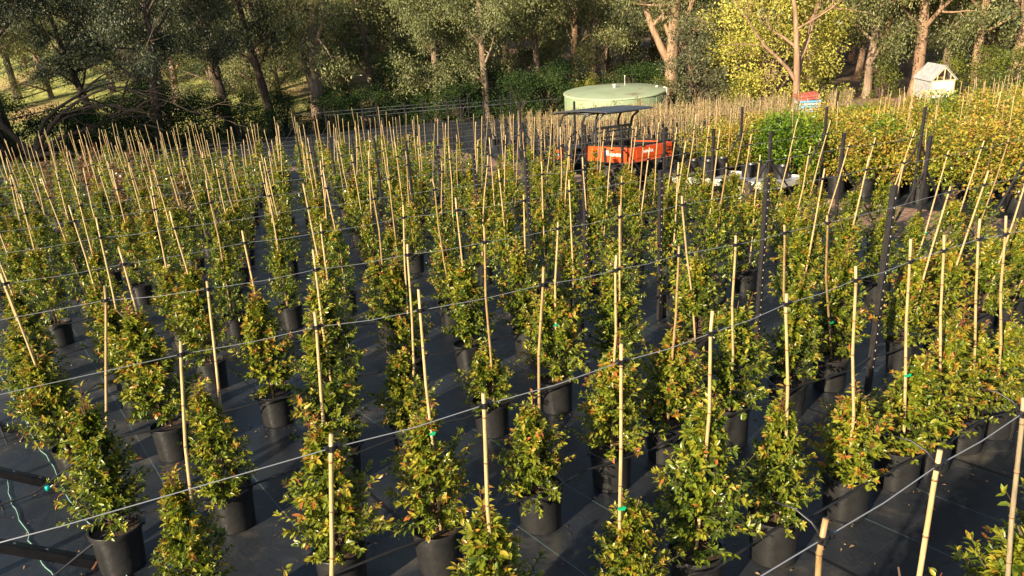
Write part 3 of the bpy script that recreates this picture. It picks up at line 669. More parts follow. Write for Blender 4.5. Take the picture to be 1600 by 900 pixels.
# ------------------------------------------------------------------ hedge block on the right
def hedge_proto(seed, m, n=900, h=1.65, lf=.085, rr=.44):
    rs = np.random.RandomState(seed); ex = MB()
    ex.tube([(0, 0, .2), (.02, .01, .8), (0, 0, h * .9)], [.016, .012, .006], 5)
    nc = 34; cc = []
    for i in range(nc):
        t = rs.rand(); z = .56 + (h - .62) * t; r = rr * (0.65 + .5 * math.sin(math.pi * min(1, t * .85 + .15))) * rs.uniform(.35, 1)
        a = rs.uniform(0, 6.28); cc.append((r * math.cos(a), r * math.sin(a), z))
    cc = np.array(cc); k = rs.randint(0, nc, n); off = rs.normal(size=(n, 3)) * [.10, .10, .11]
    P = cc[k] + off; P[:, 2] = np.maximum(P[:, 2], .47)
    D = off + rs.normal(size=(n, 3)) * .08 + P * [.25, .25, .02]; Nn = rs.normal(size=(n, 3)) * .5 + [0, 0, 1]
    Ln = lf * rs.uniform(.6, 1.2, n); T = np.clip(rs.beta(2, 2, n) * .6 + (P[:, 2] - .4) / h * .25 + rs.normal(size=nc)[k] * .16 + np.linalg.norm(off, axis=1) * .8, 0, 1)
    return leaf_mesh('foliage', P, D, Nn, Ln, Ln * .5, T, 1, [m, 'stem', 'stem'], ex)
HO = [hedge_proto(400 + i, 'hedge_orange', h=h) for i, h in enumerate((1.5, 1.65, 1.75))]
HG = [hedge_proto(410 + i, 'hedge_green', lf=.11, h=h) for i, h in enumerate((1.7, 1.85))]
HL = [hedge_proto(420 + i, 'lilly', h=h) for i, h in enumerate((1.5, 1.6))]
POTM = smooth_sides(pot_mesh(14, .20, .40))
hp = []
for i in range(26):
    for j in range(22):
        u = 14.85 + i * .86; v = (15.3 if i < 8 else 14.0) - j * .62 + (i % 2) * .3
        if u > 30 or v > 15.4: continue
        p = at(u, v); q = proj(p.x, p.y, p.z + 1.2)
        if 1080 < q[0] < 1640: hp.append((q[2], i, j, u, v, q[0]))
hp.sort(); hp = hp[:290]
cols = {}
for a in hp: cols.setdefault(a[1], []).append(a)
KIND = {0: 'orange-tinted', 1: 'fresh green', 2: 'olive'}
for i, lst in sorted(cols.items()):
    lst.sort(key=lambda a: a[5])
    for n_, (z, i_, j, u, v, px) in enumerate(lst):
        kd = 1 if (1188 < px < 1262 and i < 3) or rnd.random() < .03 else (2 if rnd.random() < .28 else 0)
        me = rnd.choice({0: HO, 1: HG, 2: HL}[kd])
        root = empty('hedge_plant', at(u + rnd.uniform(-.08, .08), v + rnd.uniform(-.08, .08), .016), 0,
            '%s hedge plant, %s from the left in the %s rank behind the path' % (KIND[kd], ordw(n_ + 1), ordw(i + 1)), 'hedge plant', 'tall hedge plants in pots on the right')
        inst('pot', POTM, root, rot=(SLOPE, 0, 0))
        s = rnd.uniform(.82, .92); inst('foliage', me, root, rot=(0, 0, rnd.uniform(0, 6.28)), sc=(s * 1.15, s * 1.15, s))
        if rnd.random() < .35 or i > 8: inst('stake', rnd.choice(STKF), root, (rnd.uniform(-.05, .05), 0, .3), (rnd.gauss(0, .04), rnd.gauss(0, .04), 0), (1, 1, .80))
for n_, (u, v) in enumerate([(14.55, 12.9), (14.6, 10.6), (14.55, 8.4), (14.6, 6.4), (14.5, 4.6), (20, 14.2)]):
    post(u, v, 1.95, 'dark post with crossed braces before the hedge plants, %s from the left' % ordw(n_ + 1), [(1.0, 1.3), (-1.0, 1.3)], 'posts before the hedge block', .042, False)

# ------------------------------------------------------------------ bare saplings behind the vehicle
def sapling_proto(seed, n=40, leafy=0.0):
    rs = np.random.RandomState(seed); ex = MB(); P = []; T = []
    pts = [(rs.uniform(-.02, .02) * i, rs.uniform(-.02, .02) * i, .3 + .32 * i) for i in range(6)]; ex.tube(pts, [.013, .012, .010, .008, .006, .003], 4)
    for b in range(9):
        z = rs.uniform(.6, 1.8); a = rs.uniform(0, 6.28); l = rs.uniform(.15, .42); e = (math.cos(a) * l * .6, math.sin(a) * l * .6, z + l)
        ex.tube([(0, 0, z), e], [.006, .002], 3, False)
        for k in range(3 + int(6 * leafy)): f = rs.rand(); P.append(np.array([e[0] * f, e[1] * f, z + l * f])); T.append(rs.rand())
    for k in range(int(n * (0.4 + leafy))): P.append(np.array([rs.normal() * .05, rs.normal() * .05, rs.uniform(.9, 2.0)])); T.append(rs.rand())
    P = np.array(P); n = len(P)
    return leaf_mesh('stem', P, rs.normal(size=(n, 3)) + [0, 0, .4], rs.normal(size=(n, 3)), rs.uniform(.05, .10, n), rs.uniform(.02, .04, n), np.array(T), 2, ['twig_leaf', 'sapbark', 'sapbark'], ex)
M['sapbark'] = noise_mat('sapling_bark', [(0.3, (0.26, 0.17, 0.09)), (0.7, (0.46, 0.33, 0.19))], 8, 0.8)
SAP = [sapling_proto(500 + i) for i in range(4)]; SAPL = [sapling_proto(510 + i, 90, 1.0) for i in range(2)]
sp = []
for i in range(19):
    for j in range(30):
        u = 15.2 + i * .98; v = 14.9 + j * .76 + rnd.uniform(-.1, .1)
        if v > 30 + (u - 16) * .5 - (5 if u < 17 else 0) or (v < 15.9 and i < 8): continue
        p = at(u, v); q = proj(p.x, p.y, p.z + 1.0)
        if 1232 < q[0] < 1292 and q[2] > 27: continue
        if 690 < q[0] < 1330: sp.append((q[2], i, u, v, q[0]))
sp.sort(); sp = sp[:295]; cols = {}
for a in sp: cols.setdefault(a[1], []).append(a)
for i, lst in sorted(cols.items()):
    lst.sort(key=lambda a: a[4])
    for n_, (z, i_, u, v, px) in enumerate(lst):
        root = empty('potted_sapling', at(u, v, .01), 0, 'bare sapling, %s from the left in the %s rank behind the orange vehicle' % (ordw(n_ + 1), ordw(i + 1)), 'sapling', 'bare saplings in pots behind the vehicle')
        inst('pot', POTF, root, rot=(SLOPE, 0, 0), sc=(1.05, 1.05, 1.05)); hs = max(.38, min(1, 1 - .036 * (z - 25)))
        lf = (i > 12 or rnd.random() < .12)
        inst('stem', rnd.choice(SAPL if lf else SAP), root, rot=(rnd.gauss(0, .03), rnd.gauss(0, .03), rnd.uniform(0, 6.28)), sc=(1, 1, rnd.uniform(.85, 1.1) * hs))
        inst('stake', rnd.choice(STKF), root, (.04, 0, .25), (rnd.gauss(0, .03), rnd.gauss(0, .03), 0), (1, 1, rnd.uniform(.70, .90) * hs))
for n_, (u, v) in enumerate([(14.8, 20), (14.9, 23.4), (15.2, 26.5), (15.4, 30), (15.2, 34), (15.4, 38), (19, 31.5), (19, 35.5), (19, 40), (23, 37), (23, 42), (12.5, 32.5), (12.3, 37), (12.2, 42)]):
    post(u, v, 2.1, 'thin dark post with braces on the empty mat bed, number %s counting from the path' % ordw(n_ + 1), [(.9, 1.2), (-.9, 1.2)], 'posts on the empty bed', .05, False)
for n_, v in enumerate((32.5, 37, 42)):
    mb = MB(); mb.tube([at(12.3, v, 1.7), at(15.3, v + .3, 1.69), at(19, v - .5, 1.7), at(23, v, 1.7)], .006, 4)
    tag(mb.build('wire', 'wire'), 'wire strung over the empty mat bed behind the path, %s line back' % ordw(n_ + 1), 'wire', 'wires over the empty bed')
for n_, (u, v) in enumerate([(14.9, 21.6), (15.0, 22.2), (15.2, 19.4), (15.3, 18.2), (15.0, 24.6)]):
    root = empty('empty_pot', at(u, v, .01), 0, 'spare black pot standing on the mat edge by the soil path, %s from the right' % ordw([4, 3, 2, 1, 5][n_] if False else n_ + 1), 'pot', 'spare pots by the path')
    inst('pot', POTF, root)

# ------------------------------------------------------------------ orange utility vehicle
VX = empty('utility_vehicle', (2.62, 19.5, gz(2.62, 19.5) + .03), R_(128), 'orange utility vehicle with black canopy frame parked on the soil path behind the staked rows', 'vehicle')
VX.rotation_euler = (Matrix.Rotation(SLOPE, 3, 'X') @ Matrix.Rotation(R_(128), 3, 'Z')).to_euler()
def wheel(parent, x, y, r, wdt, hubm='hub', rh=.55):
    s = 1 if y > 0 else -1
    mb = MB(); prof = [(r * rh, -wdt / 2 * .9), (r * .8, -wdt / 2), (r * .96, -wdt / 2 * .85), (r, -wdt / 4), (r, wdt / 4), (r * .96, wdt / 2 * .85), (r * .8, wdt / 2), (r * rh, wdt / 2 * .9)]
    mb.lathe(prof, 26)
    for i in range(22):
        a = 2 * math.pi * i / 22; mb.box((math.cos(a) * r, math.sin(a) * r, (wdt / 4) * (1 if i % 2 else -1)), (.03, .05, wdt * .5), Matrix.Rotation(a, 3, 'Z'))
    mb.v = [(x + a, y + c, r + b) for a, b, c in mb.v]
    t = mb.build('tyre', 'tyre', parent)
    mb = MB(); mb.lathe([(0, .05 * s), (r * .16, .05 * s), (r * .2, .02 * s), (r * .45, .0), (r * .58, wdt * .38 * s), (r * .60, wdt * .44 * s)], 20)
    mb.v = [(x + a, y + c, r + b) for a, b, c in mb.v]
    mb.build('rim', hubm, t, True); return t
for x, y, r in ((1.0, .62, .31), (1.0, -.62, .31), (-.88, .62, .32), (-.88, -.62, .32)): wheel(VX, x, y, r, .26, 'frame')
mb = MB(); mb.box((0, 0, .42), (2.5, .72, .10)); mb.box((-.85, 0, .60), (1.1, .6, .22)); mb.box((.15, 0, .45), (.9, 1.3, .06)); mb.build('chassis', 'black', VX, bevel=.01)
# hood, orange, sloping to the nose
mb = MB(); mb.prism([(1.02, .76), (1.03, 1.05), (1.12, 1.04), (1.32, .94), (1.46, .76), (1.42, .70)], -.56, .56); mb.build('hood', 'orange', VX, bevel=.02)
mb = MB(); mb.prism([(.66, .60), (.68, 1.04), (1.01, 1.07), (1.01, .60)], -.54, .54); mb.build('cowl', 'black', VX, bevel=.02)
mb = MB(); mb.prism([(.72, .50), (.72, .73), (1.42, .69), (1.50, .60), (1.46, .40), (1.25, .40)], -.50, .50); mb.build('nose', 'black', VX, bevel=.015)
for s in (1, -1):
    mb = MB(); mb.box((1.47, .36 * s, .68), (.04, .20, .09)); mb.build('headlight', 'mirror', VX, bevel=.01)
    mb = MB(); mb.prism([(.62, .45), (.66, .72), (.85, .80), (1.2, .76), (1.36, .60), (1.38, .45), (1.3, .60), (1.15, .70), (.85, .70), (.72, .58)], s * .50, s * .76); mb.build('mudguard', 'black', VX)
mb = MB(); mb.box((1.56, 0, .5), (.05, 1.0, .06)); mb.box((1.56, 0, .72), (.05, .8, .05))
for y in (-.4, 0, .4): mb.box((1.56, y, .58), (.05, .05, .34))
mb.build('bumper', 'frame', VX, bevel=.008)
mb = MB(); mb.box((1.18, .565, .90), (.18, .006, .06)); mb.build('hood_stripe', 'blue', VX)
# cabin
mb = MB(); mb.box((.66, 0, .92), (.16, 1.16, .22)); mb.box((.60, 0, 1.05), (.20, 1.10, .05)); mb.build('dashboard', 'black', VX, bevel=.015)
for y in (.36, -.36):
    mb = MB(); mb.box((.05, y, .78), (.48, .56, .14)); mb.box((-.20, y, 1.02), (.12, .54, .44), Matrix.Rotation(-.15, 3, 'Y')); mb.build('seat', 'seat', VX, bevel=.04)
mb = MB(); mb.bar((.60, .34, 1.04), (.42, .34, 1.14), .03)
cw = Vector((.42, .34, 1.15)); ax = Vector((-.8, 0, .6)).normalized(); e1 = Vector((0, 1, 0)); e2 = ax.cross(e1)
mb.tube([cw + (e1 * math.cos(t * math.pi / 9) + e2 * math.sin(t * math.pi / 9)) * .18 for t in range(19)], .014, 6); mb.bar(cw - e1 * .17, cw + e1 * .17, .018)
mb.build('steering_wheel', 'black', VX)
for s in (1, -1):
    mb = MB(); mb.tube([(.98, .66 * s, .60), (.98, .66 * s, 1.25), (.92, .66 * s, 1.70), (.80, .65 * s, 1.90), (.60, .64 * s, 1.95), (-.3, .64 * s, 1.95)], .026, 8)
    mb.tube([(.12, .66 * s, .45), (.12, .66 * s, 1.2), (.10, .66 * s, 1.72), (.0, .65 * s, 1.88), (-.15, .64 * s, 1.93)], .030, 8)
    mb.tube([(-.22, .66 * s, .5), (-.25, .66 * s, 1.4), (-.42, .65 * s, 1.80), (-.62, .64 * s, 1.92)], .030, 8)
    mb.bar((.12, .66 * s, .86), (.72, .66 * s, .70), .035); mb.bar((.12, .66 * s, 1.12), (-.24, .66 * s, 1.12), .035)
    mb.build('roll_bar', 'frame', VX, True)
mb = MB()
for x in (-.62, -.2, .3, .75): mb.bar((x, -.64, 1.94), (x, .64, 1.94), .035)
mb.bar((-.62, 0, 1.94), (.8, 0, 1.94), .03); mb.build('roof_rail', 'frame', VX)
mb = MB(); mb.prism([(-.95, 1.965), (-.86, 1.99), (.1, 2.02), (.85, 1.99), (1.04, 1.94), (1.04, 1.96), (.85, 2.02), (.1, 2.055), (-.86, 2.02), (-.95, 1.995)], -.84, .84); mb.build('canopy', 'roof', VX, bevel=.006)
# screen rack behind the seats
mb = MB()
for z in (1.22, 1.34, 1.48): mb.bar((-.36, -.64, z), (-.36, .64, z), .03, .045)
for y in (-.62, -.2, .2, .62): mb.bar((-.36, y, 1.1), (-.36, y, 1.62), .03)
mb.bar((-.36, -.66, 1.58), (-.36, .66, 1.58), .05, .07); mb.build('screen_rack', 'frame', VX)
# cargo bed: orange box, black rail, raised panels
BX0, BX1, BY = -1.56, -.14, .76
mb = MB(); mb.box(((BX0 + BX1) / 2, 0, .80), (BX1 - BX0, 2 * BY - .02, .05)); mb.box((BX1 - .02, 0, .99), (.035, 2 * BY - .02, .36)); mb.build('bed_floor', 'black', VX, bevel=.005)
mb = MB(); mb.box(((BX0 + BX1) / 2, BY - .045, .98), (BX1 - BX0 - .08, .012, .33)); mb.box(((BX0 + BX1) / 2, -BY + .045, .98), (BX1 - BX0 - .08, .012, .33)); mb.box((BX0 + .014, 0, .98), (.012, 2 * BY - .12, .33)); mb.build('bed_liner', 'black', VX)
for s in (1, -1):
    mb = MB(); mb.box(((BX0 + BX1) / 2, s * (BY - .02), .985), (BX1 - BX0, .035, .37))
    for (a, b) in ((-.70, -.19), (-1.44, -.86)):
        mb.box(((a + b) / 2, s * (BY + .004), .985), (b - a, .018, .29))
    sd_ = mb.build('bed_side', 'orange', VX, bevel=.008)
    mb = MB(); mb.box((-.78, s * (BY + .006), .985), (.09, .022, .34)); mb.build('panel_gap', 'black', sd_)
mb = MB(); mb.box((BX0 - .01, 0, .985), (.035, 2 * BY + .02, .37)); mb.box((BX0 - .032, .0, 1.00), (.018, 1.10, .22)); mb.box((BX0 - .032, -.62, 1.02), (.02, .10, .10)); tg = mb.build('tailgate', 'orange', VX, bevel=.008)
mb = MB()
for z in (.99, 1.05): mb.box((BX0 - .046, -.62, z), (.01, .12, .03))
mb.box((BX0 - .046, -.60, .90), (.01, .10, .02)); mb.build('latch', 'black', tg)
mb = MB()
for s in (1, -1): mb.box(((BX0 + BX1) / 2, s * (BY - .01), 1.20), (BX1 - BX0 + .05, .05, .04))
for x in (BX0, BX1): mb.box((x, 0, 1.20), (.05, 2 * BY, .038))
mb.build('bed_rail', 'black', VX, bevel=.008)
def lettering(txt, size, loc, rot, m, parent, name='lettering'):
    c = bpy.data.curves.new('txt', 'FONT'); c.body = txt; c.size = size; c.extrude = .002; c.align_x = 'CENTER'; c.align_y = 'CENTER'; c.space_character = 1.05; c.offset = .004
    t = bpy.data.objects.new('txt', c); COL.objects.link(t)
    dg = bpy.context.evaluated_depsgraph_get(); me = bpy.data.meshes.new_from_object(t.evaluated_get(dg)); bpy.data.objects.remove(t)
    me.materials.clear(); me.materials.append(M[m]); o = link(bpy.data.objects.new(name, me), parent); o.location = loc; o.rotation_euler = rot; return o
lettering('KUBOTA', .095, (-1.14, BY + .016, .985), (R_(90), 0, R_(180)), 'whitetext', VX)
lettering('KUBOTA', .085, (BX0 - .044, .12, 1.03), (R_(90), 0, R_(-90)), 'whitetext', tg)
mb = MB(); mb.box((-.86, BY + .014, 1.03), (.10, .004, .12)); mb.build('decal', 'white', VX)
# towed trailer
TR = empty('trailer', (5.3, 16.95, gz(5.3, 16.95) + .005), R_(-51.5), 'low white-framed nursery trailer hitched behind the orange vehicle on the path', 'trailer')
TR.rotation_euler = (Matrix.Rotation(SLOPE, 3, 'X') @ Matrix.Rotation(R_(-51.5), 3, 'Z')).to_euler()
mb = MB(); mb.box((0, 0, .425), (2.56, 1.24, .03)); mb.build('deck', 'shedroof', TR)
mb = MB()
for y in (-.65, .65): mb.box((0, y, .40), (2.66, .05, .10))
for x in (-1.33, 1.33): mb.box((x, 0, .40), (.05, 1.3, .10))
mb.build('frame_rail', 'white', TR, bevel=.006)
mb = MB(); mb.box((0, .60, .475), (2.4, .05, .05)); mb.box((0, -.62, .47), (2.5, .03, .04)); mb.build('side_rail', 'white', TR)
mb = MB(); mb.bar((-1.3, .3, .45), (-1.95, 0, .42), .06); mb.bar((-1.3, -.3, .45), (-1.95, 0, .42), .06); mb.bar((-1.9, 0, .42), (-2.15, 0, .42), .05); mb.build('drawbar', 'frame', TR)
mb = MB(); mb.bar((.62, -.7, .28), (.62, .7, .28), .06); mb.box((.62, -.6, .4), (.5, .05, .12)); mb.box((.62, .6, .4), (.5, .05, .12)); mb.build('axle', 'frame', TR)
for y in (-.76, .76): wheel(TR, .62, y, .27, .17)
mb = MB(); mb.box((-.9, -.55, .36), (.24, .16, .16)); mb.build('jockey_box', 'hub', TR, bevel=.01)
tm = TR.rotation_euler.to_matrix()
for n_, (x, y) in enumerate([(-1.05, -.3), (-1.1, .25), (-.65, -.28), (-.68, .28), (.1, .3), (.5, .3), (.9, .32)]):
    root = empty('empty_pot', Vector(TR.location) + tm @ Vector((x, y, .443)), 0, 'black pot standing on the trailer deck, %s from the vehicle end' % ordw(n_ + 1), 'pot', 'black pots on the trailer')
    inst('pot', POTM, root, rot=(SLOPE, 0, 0), sc=(.95, .95, 1.0 if x < 0 else .7))

# ------------------------------------------------------------------ water tank, shelter, bins
tz = gz(7.4, 50)
TK = empty('water_tank', (7.4, 50, tz), 0, 'wide low pale green steel water tank with shallow cone roof behind the saplings', 'water tank')
mb = MB(); mb.lathe([(3.22, -.3), (3.22, 1.55), (3.20, 1.56)], 72, cap0=True); mb.build('tank_wall', 'tank', TK, True)
mb = MB(); mb.lathe([(3.27, 1.50), (3.28, 1.57), (3.18, 1.60), (1.6, 1.70), (0, 1.80)], 72); o = mb.build('tank_roof', 'tankroof', TK, True)
mb = MB()
for k in range(14):
    a = k * 2 * math.pi / 14 + .1; mb.box((3.235 * math.cos(a), 3.235 * math.sin(a), .65), (.03, .09, 1.75), Matrix.Rotation(a, 3, 'Z'))
mb.build('wall_seam', 'tank', TK)
mb = MB(); mb.lathe([(0, 1.80), (.09, 1.80), (.09, 1.92), (.14, 1.93), (.12, 2.0), (0, 2.02)], 14); mb.build('vent_cap', 'white', TK)
mb = MB(); mb.tube([(.85, 1.2, 1.7), (.85, 1.2, 2.3)], .022, 8); mb.tube([(.85, 1.2, 2.28), (.85, 1.2, 2.34)], .045, 8); mb.build('level_gauge', 'white', TK)
mb = MB(); mb.lathe([(0, 1.62), (.10, 1.62), (.10, 1.72), (0, 1.74)], 12, (2.75, .2, 0)); mb.build('inlet', 'white', TK)
mb = MB(); mb.tube([(3.05, -1.35, 0), (3.05, -1.35, 1.75), (2.9, -1.2, 1.8)], .05, 8); mb.build('pipe', 'white', TK)

sx_, sy_ = 25.15, 44.0
SH = empty('garden_shelter', (sx_, sy_, gz(sx_, sy_)), R_(3), 'small gabled shelter with open timber truss and white sheet front at the wood edge', 'shelter')
mb = MB(); mb.box((0, .0, .86), (1.36, .03, .62)); mb.box((-.05, -.02, .42), (1.1, .03, .5)); mb.build('front_sheet', 'plastic_sheet', SH)
mb = MB(); W2, HB, HP = .78, 1.20, 1.98
for y in (-.04, 1.8):
    mb.bar((-W2, y, HB), (0, y, HP), .06, .05); mb.bar((W2, y, HB), (0, y, HP), .06, .05); mb.bar((-W2, y, HB - .01), (W2, y, HB - .01), .05, .06)
    mb.bar((0, y + .004, HB), (0, y + .004, HP - .04), .05); mb.bar((-.42, y + .003, HB), (-.42, y + .003, HB + .32), .045); mb.bar((.42, y + .003, HB), (.42, y + .003, HB + .32), .045)
mb.build('roof_truss', 'timber', SH)
for x in (-.71, .71):
    for y in (0, 1.76):
        mb = MB(); mb.box((x, y, .58), (.08, .08, 1.2)); mb.build('corner_post', 'timber', SH)
SH.scale = (.92, .92, .92)
mb = MB(); mb.box((-.74, .88, .62), (.03, 1.7, 1.1)); mb.build('side_wall', 'shedroof', SH)
for s in (-1, 1):
    mb = MB(); a = math.atan2(HP - HB, W2); ln = math.hypot(W2 + .12, HP - HB + .09)
    mb.box((s * (W2 + .1) / 2, .88, (HP + HB) / 2 + .05), (ln, 1.95, .03), Matrix.Rotation(s * a, 3, 'Y')); mb.build('roof_sheet', 'shedroof', SH)
CR = empty('pallet_stack', (16.7, 42.0, gz(16.7, 42)), R_(-8), 'stack of blue pallets with faded red ones on top beside the orange-barked tree', 'pallets')
for i in range(7):
    mb = MB(); z = .07 + i * .14
    for y in (-.5, 0, .5): mb.box((0, y, z), (1.1, .09, .09))
    for x in np.linspace(-.5, .5, 6): mb.box((x, 0, z + .055), (.10, 1.1, .02))
    mb.box((0, -.55, z + .01), (1.12, .02, .10)); o = mb.build('pallet', 'redp' if i > 4 else ('blue' if i % 2 == 0 else 'white'), CR); o.rotation_euler = (0, -.10 if i > 4 else 0, rnd.uniform(-.06, .06))
BN = empty('raised_planter', (23.0, 40.2, gz(23.0, 40.2) - .1), R_(8), 'low weathered white planter box among orange hedge tops below the shelter', 'planter')
mb = MB(); mb.box((0, 0, .72), (1.5, .06, .18)); mb.box((0, .7, .72), (1.5, .06, .18)); mb.build('board', 'timber', BN)
mb = MB()
for x in (-.7, -.25, .25, .7):
    for y in (0.02, .68): mb.box((x, y, .31), (.07, .07, .64))
mb.build('planter_leg', 'white', BN)
sheet('dirt_track', [(14.5, 43), (24, 42.2), (29, 43), (36, 47), (36, 50), (27, 49), (14, 50.5)], 0.010, 'dirt')

# ------------------------------------------------------------------ trees
def gum_proto(seed, H=15.0, r0=.38, clear=3.0, nl=7, leafm='gum', barkm='bark', spread=3.2, nleaf=9000, fork=False, upright=.9, lsz=.30, bare=0.0, lean=0.0):
    rs = np.random.RandomState(seed); tk = MB(); tips = []
    def limb(p, d, L_, r, depth):
        n = 5; pts = [np.array(p)]; d = np.array(d) / np.linalg.norm(d)
        for i in range(n):
            d = d + rs.normal(size=3) * .16 + np.array([0, 0, .06]); d /= np.linalg.norm(d); pts.append(pts[-1] + d * L_ / n)
        tk.tube(pts, [r * (1 - .62 * i / n) for i in range(n + 1)], 7 if depth == 0 else 5 if depth == 1 else 4, False)
        if depth >= 2: tips.append(pts[-1]); tips.append(pts[-2]); tips.append(pts[-3]); return
        for k in range(4 if depth == 0 else 3):
            j = rs.randint(2, n + 1); a = rs.normal(size=3); nd = d * .75 + a * .55 + np.array([0, 0, .12])
            limb(pts[j], nd, L_ * rs.uniform(.45, .65), r * (1 - .62 * j / n) * .62, depth + 1)
    n = 9; pts = [np.array([0, 0, -.4])]; d = np.array([lean, 0, 1.0])
    for i in range(n): d = d + np.array([rs.normal() * .05, rs.normal() * .05, .1]); d /= np.linalg.norm(d); pts.append(pts[-1] + d * H * .8 / n)
    rad = [r0 * (1.35 if i == 0 else 1.0) * (1 - .075 * i) for i in range(n + 1)]
    tk.tube(pts, rad, 12, False)
    for i in range(nl):
        z = clear + (H * .75 - clear) * (i + rs.rand() * .7) / nl; j = min(n - 1, max(1, int(z / (H * .8) * n)))
        a = i * 2.4 + rs.uniform(-.5, .5); base = pts[j]
        limb(base, [math.cos(a), math.sin(a), upright * rs.uniform(.6, 1.3)], spread * rs.uniform(.7, 1.2), rad[j] * rs.uniform(.35, .62), 0)
    limb(pts[-1], [0, 0, 1], H * .2, rad[-1] * .9, 0)
    if fork:
        limb(pts[2], [.55, .1, 1], H * .45, r0 * .6, 0); limb(pts[2], [-.5, -.1, 1.2], H * .45, r0 * .55, 0)
    tips = np.array(tips); k = rs.randint(0, len(tips), nleaf); sg = rs.uniform(.24, .58, len(tips))[k]
    off = rs.normal(size=(nleaf, 3)) * sg[:, None] * [1, 1, .8]; off[:, 2] -= .25
    P = tips[k] + off
    keep = rs.rand(nleaf) > bare; P = P[keep]; k = k[keep]; off = off[keep]; m = len(P)
    D = rs.normal(size=(m, 3)) * .55 + [0, 0, -.75] + off * .3; Nn = rs.normal(size=(m, 3)) * [1, 1, .4]
    Ln = lsz * rs.uniform(.6, 1.25, m); T = np.clip(.5 + rs.normal(size=m) * .15 + rs.normal(size=len(tips))[k] * .24, 0, 1)
    trunk = tk.mesh('trunk', barkm, True)
    crown = leaf_mesh('crown', P, D, Nn, Ln, Ln * .34, T, 2, [leafm], droop=.2)
    return trunk, crown
def clump_proto(seed, m, R0=2.0, H=3.0, nleaf=2600, lsz=.17, asp=.5, ncl=40, trunkm='bark_dark', base=.1, ctr=None):
    rs = np.random.RandomState(seed); a = rs.uniform(0, 6.28, ncl); t = rs.rand(ncl); z = base + H * t
    rr = R0 * np.sqrt(np.clip(1 - (t * .98) ** 2.2, .05, 1)) * rs.uniform(.45, 1.08, ncl)
    C = np.stack([rr * np.cos(a), rr * np.sin(a), z], 1); k = rs.randint(0, ncl, nleaf); sz = rs.uniform(.7, 1.3, ncl)[k] * R0 * .20
    off = rs.normal(size=(nleaf, 3)); off /= np.linalg.norm(off, axis=1, keepdims=True); off *= (rs.rand(nleaf) ** .45)[:, None] * sz[:, None] * [1.1, 1.1, .9] * 1.35
    P = C[k] + off; P[:, 2] = np.maximum(P[:, 2], .05)
    D = off / (sz[:, None]) + rs.normal(size=(nleaf, 3)) * .5 + [0, 0, -.15]; Nn = rs.normal(size=(nleaf, 3)) * .6 + off / sz[:, None] * .3 + [0, 0, .6]
    Ln = lsz * rs.uniform(.6, 1.25, nleaf); T = np.clip(.5 + rs.normal(size=nleaf) * .17 + rs.normal(size=ncl)[k] * .14, 0, 1)
    tk = MB()
    for i in range(min(ncl, 16)): tk.tube([(0, 0, -.2), C[i] * [.35, .35, .6], C[i]], [.03 * R0, .02 * R0, .008 * R0], 4, False)
    return tk.mesh('branches', trunkm), leaf_mesh('crown', P, D, Nn, Ln, Ln * asp, T, 2, [m], droop=.1)
def put(proto, name, x, y, sc, rz, label, cat, group, tn='trunk', sz=None, lean=(0, 0)):
    root = empty(name, (x, y, gz(x, y) - .05), 0, label, cat, group)
    for n_, me in zip((tn, 'crown'), proto): inst(n_, me, root, rot=(lean[0], lean[1], rz), sc=(sc, sc, sz or sc))
    return root
GD = [gum_proto(600 + i, 15, .42, 5.6, 9, 'gum_shaded', 'bark_dark', 3.6, 27000, lsz=.19) for i in range(2)]
GP = [gum_proto(610, 16, .48, 2.6, 11, 'gum', 'bark', 3.4, 20250, upright=1.7, lsz=.19), gum_proto(611, 15, .34, 3.2, 10, 'gum', 'bark', 3.0, 27000, lsz=.19), gum_proto(612, 15, .30, 2.2, 12, 'gum', 'bark', 2.6, 32400, upright=.5, lsz=.19)]
GR = [gum_proto(620, 17, .50, 3.2, 9, 'gum', 'bark_red', 4.2, 21000, fork=True, upright=1.3, lsz=.19), gum_proto(621, 16, .37, 4.6, 10, 'gum', 'bark_red', 3.4, 29700, lsz=.19), gum_proto(622, 16, .30, 4.0, 11, 'gum', 'bark', 3.2, 29700, lsz=.19)]
GO = gum_proto(630, 11, .22, 3.3, 4, 'gum', 'bark_red', 3.4, 900, fork=True, bare=.2)
GT = 'gum trees behind the nursery'
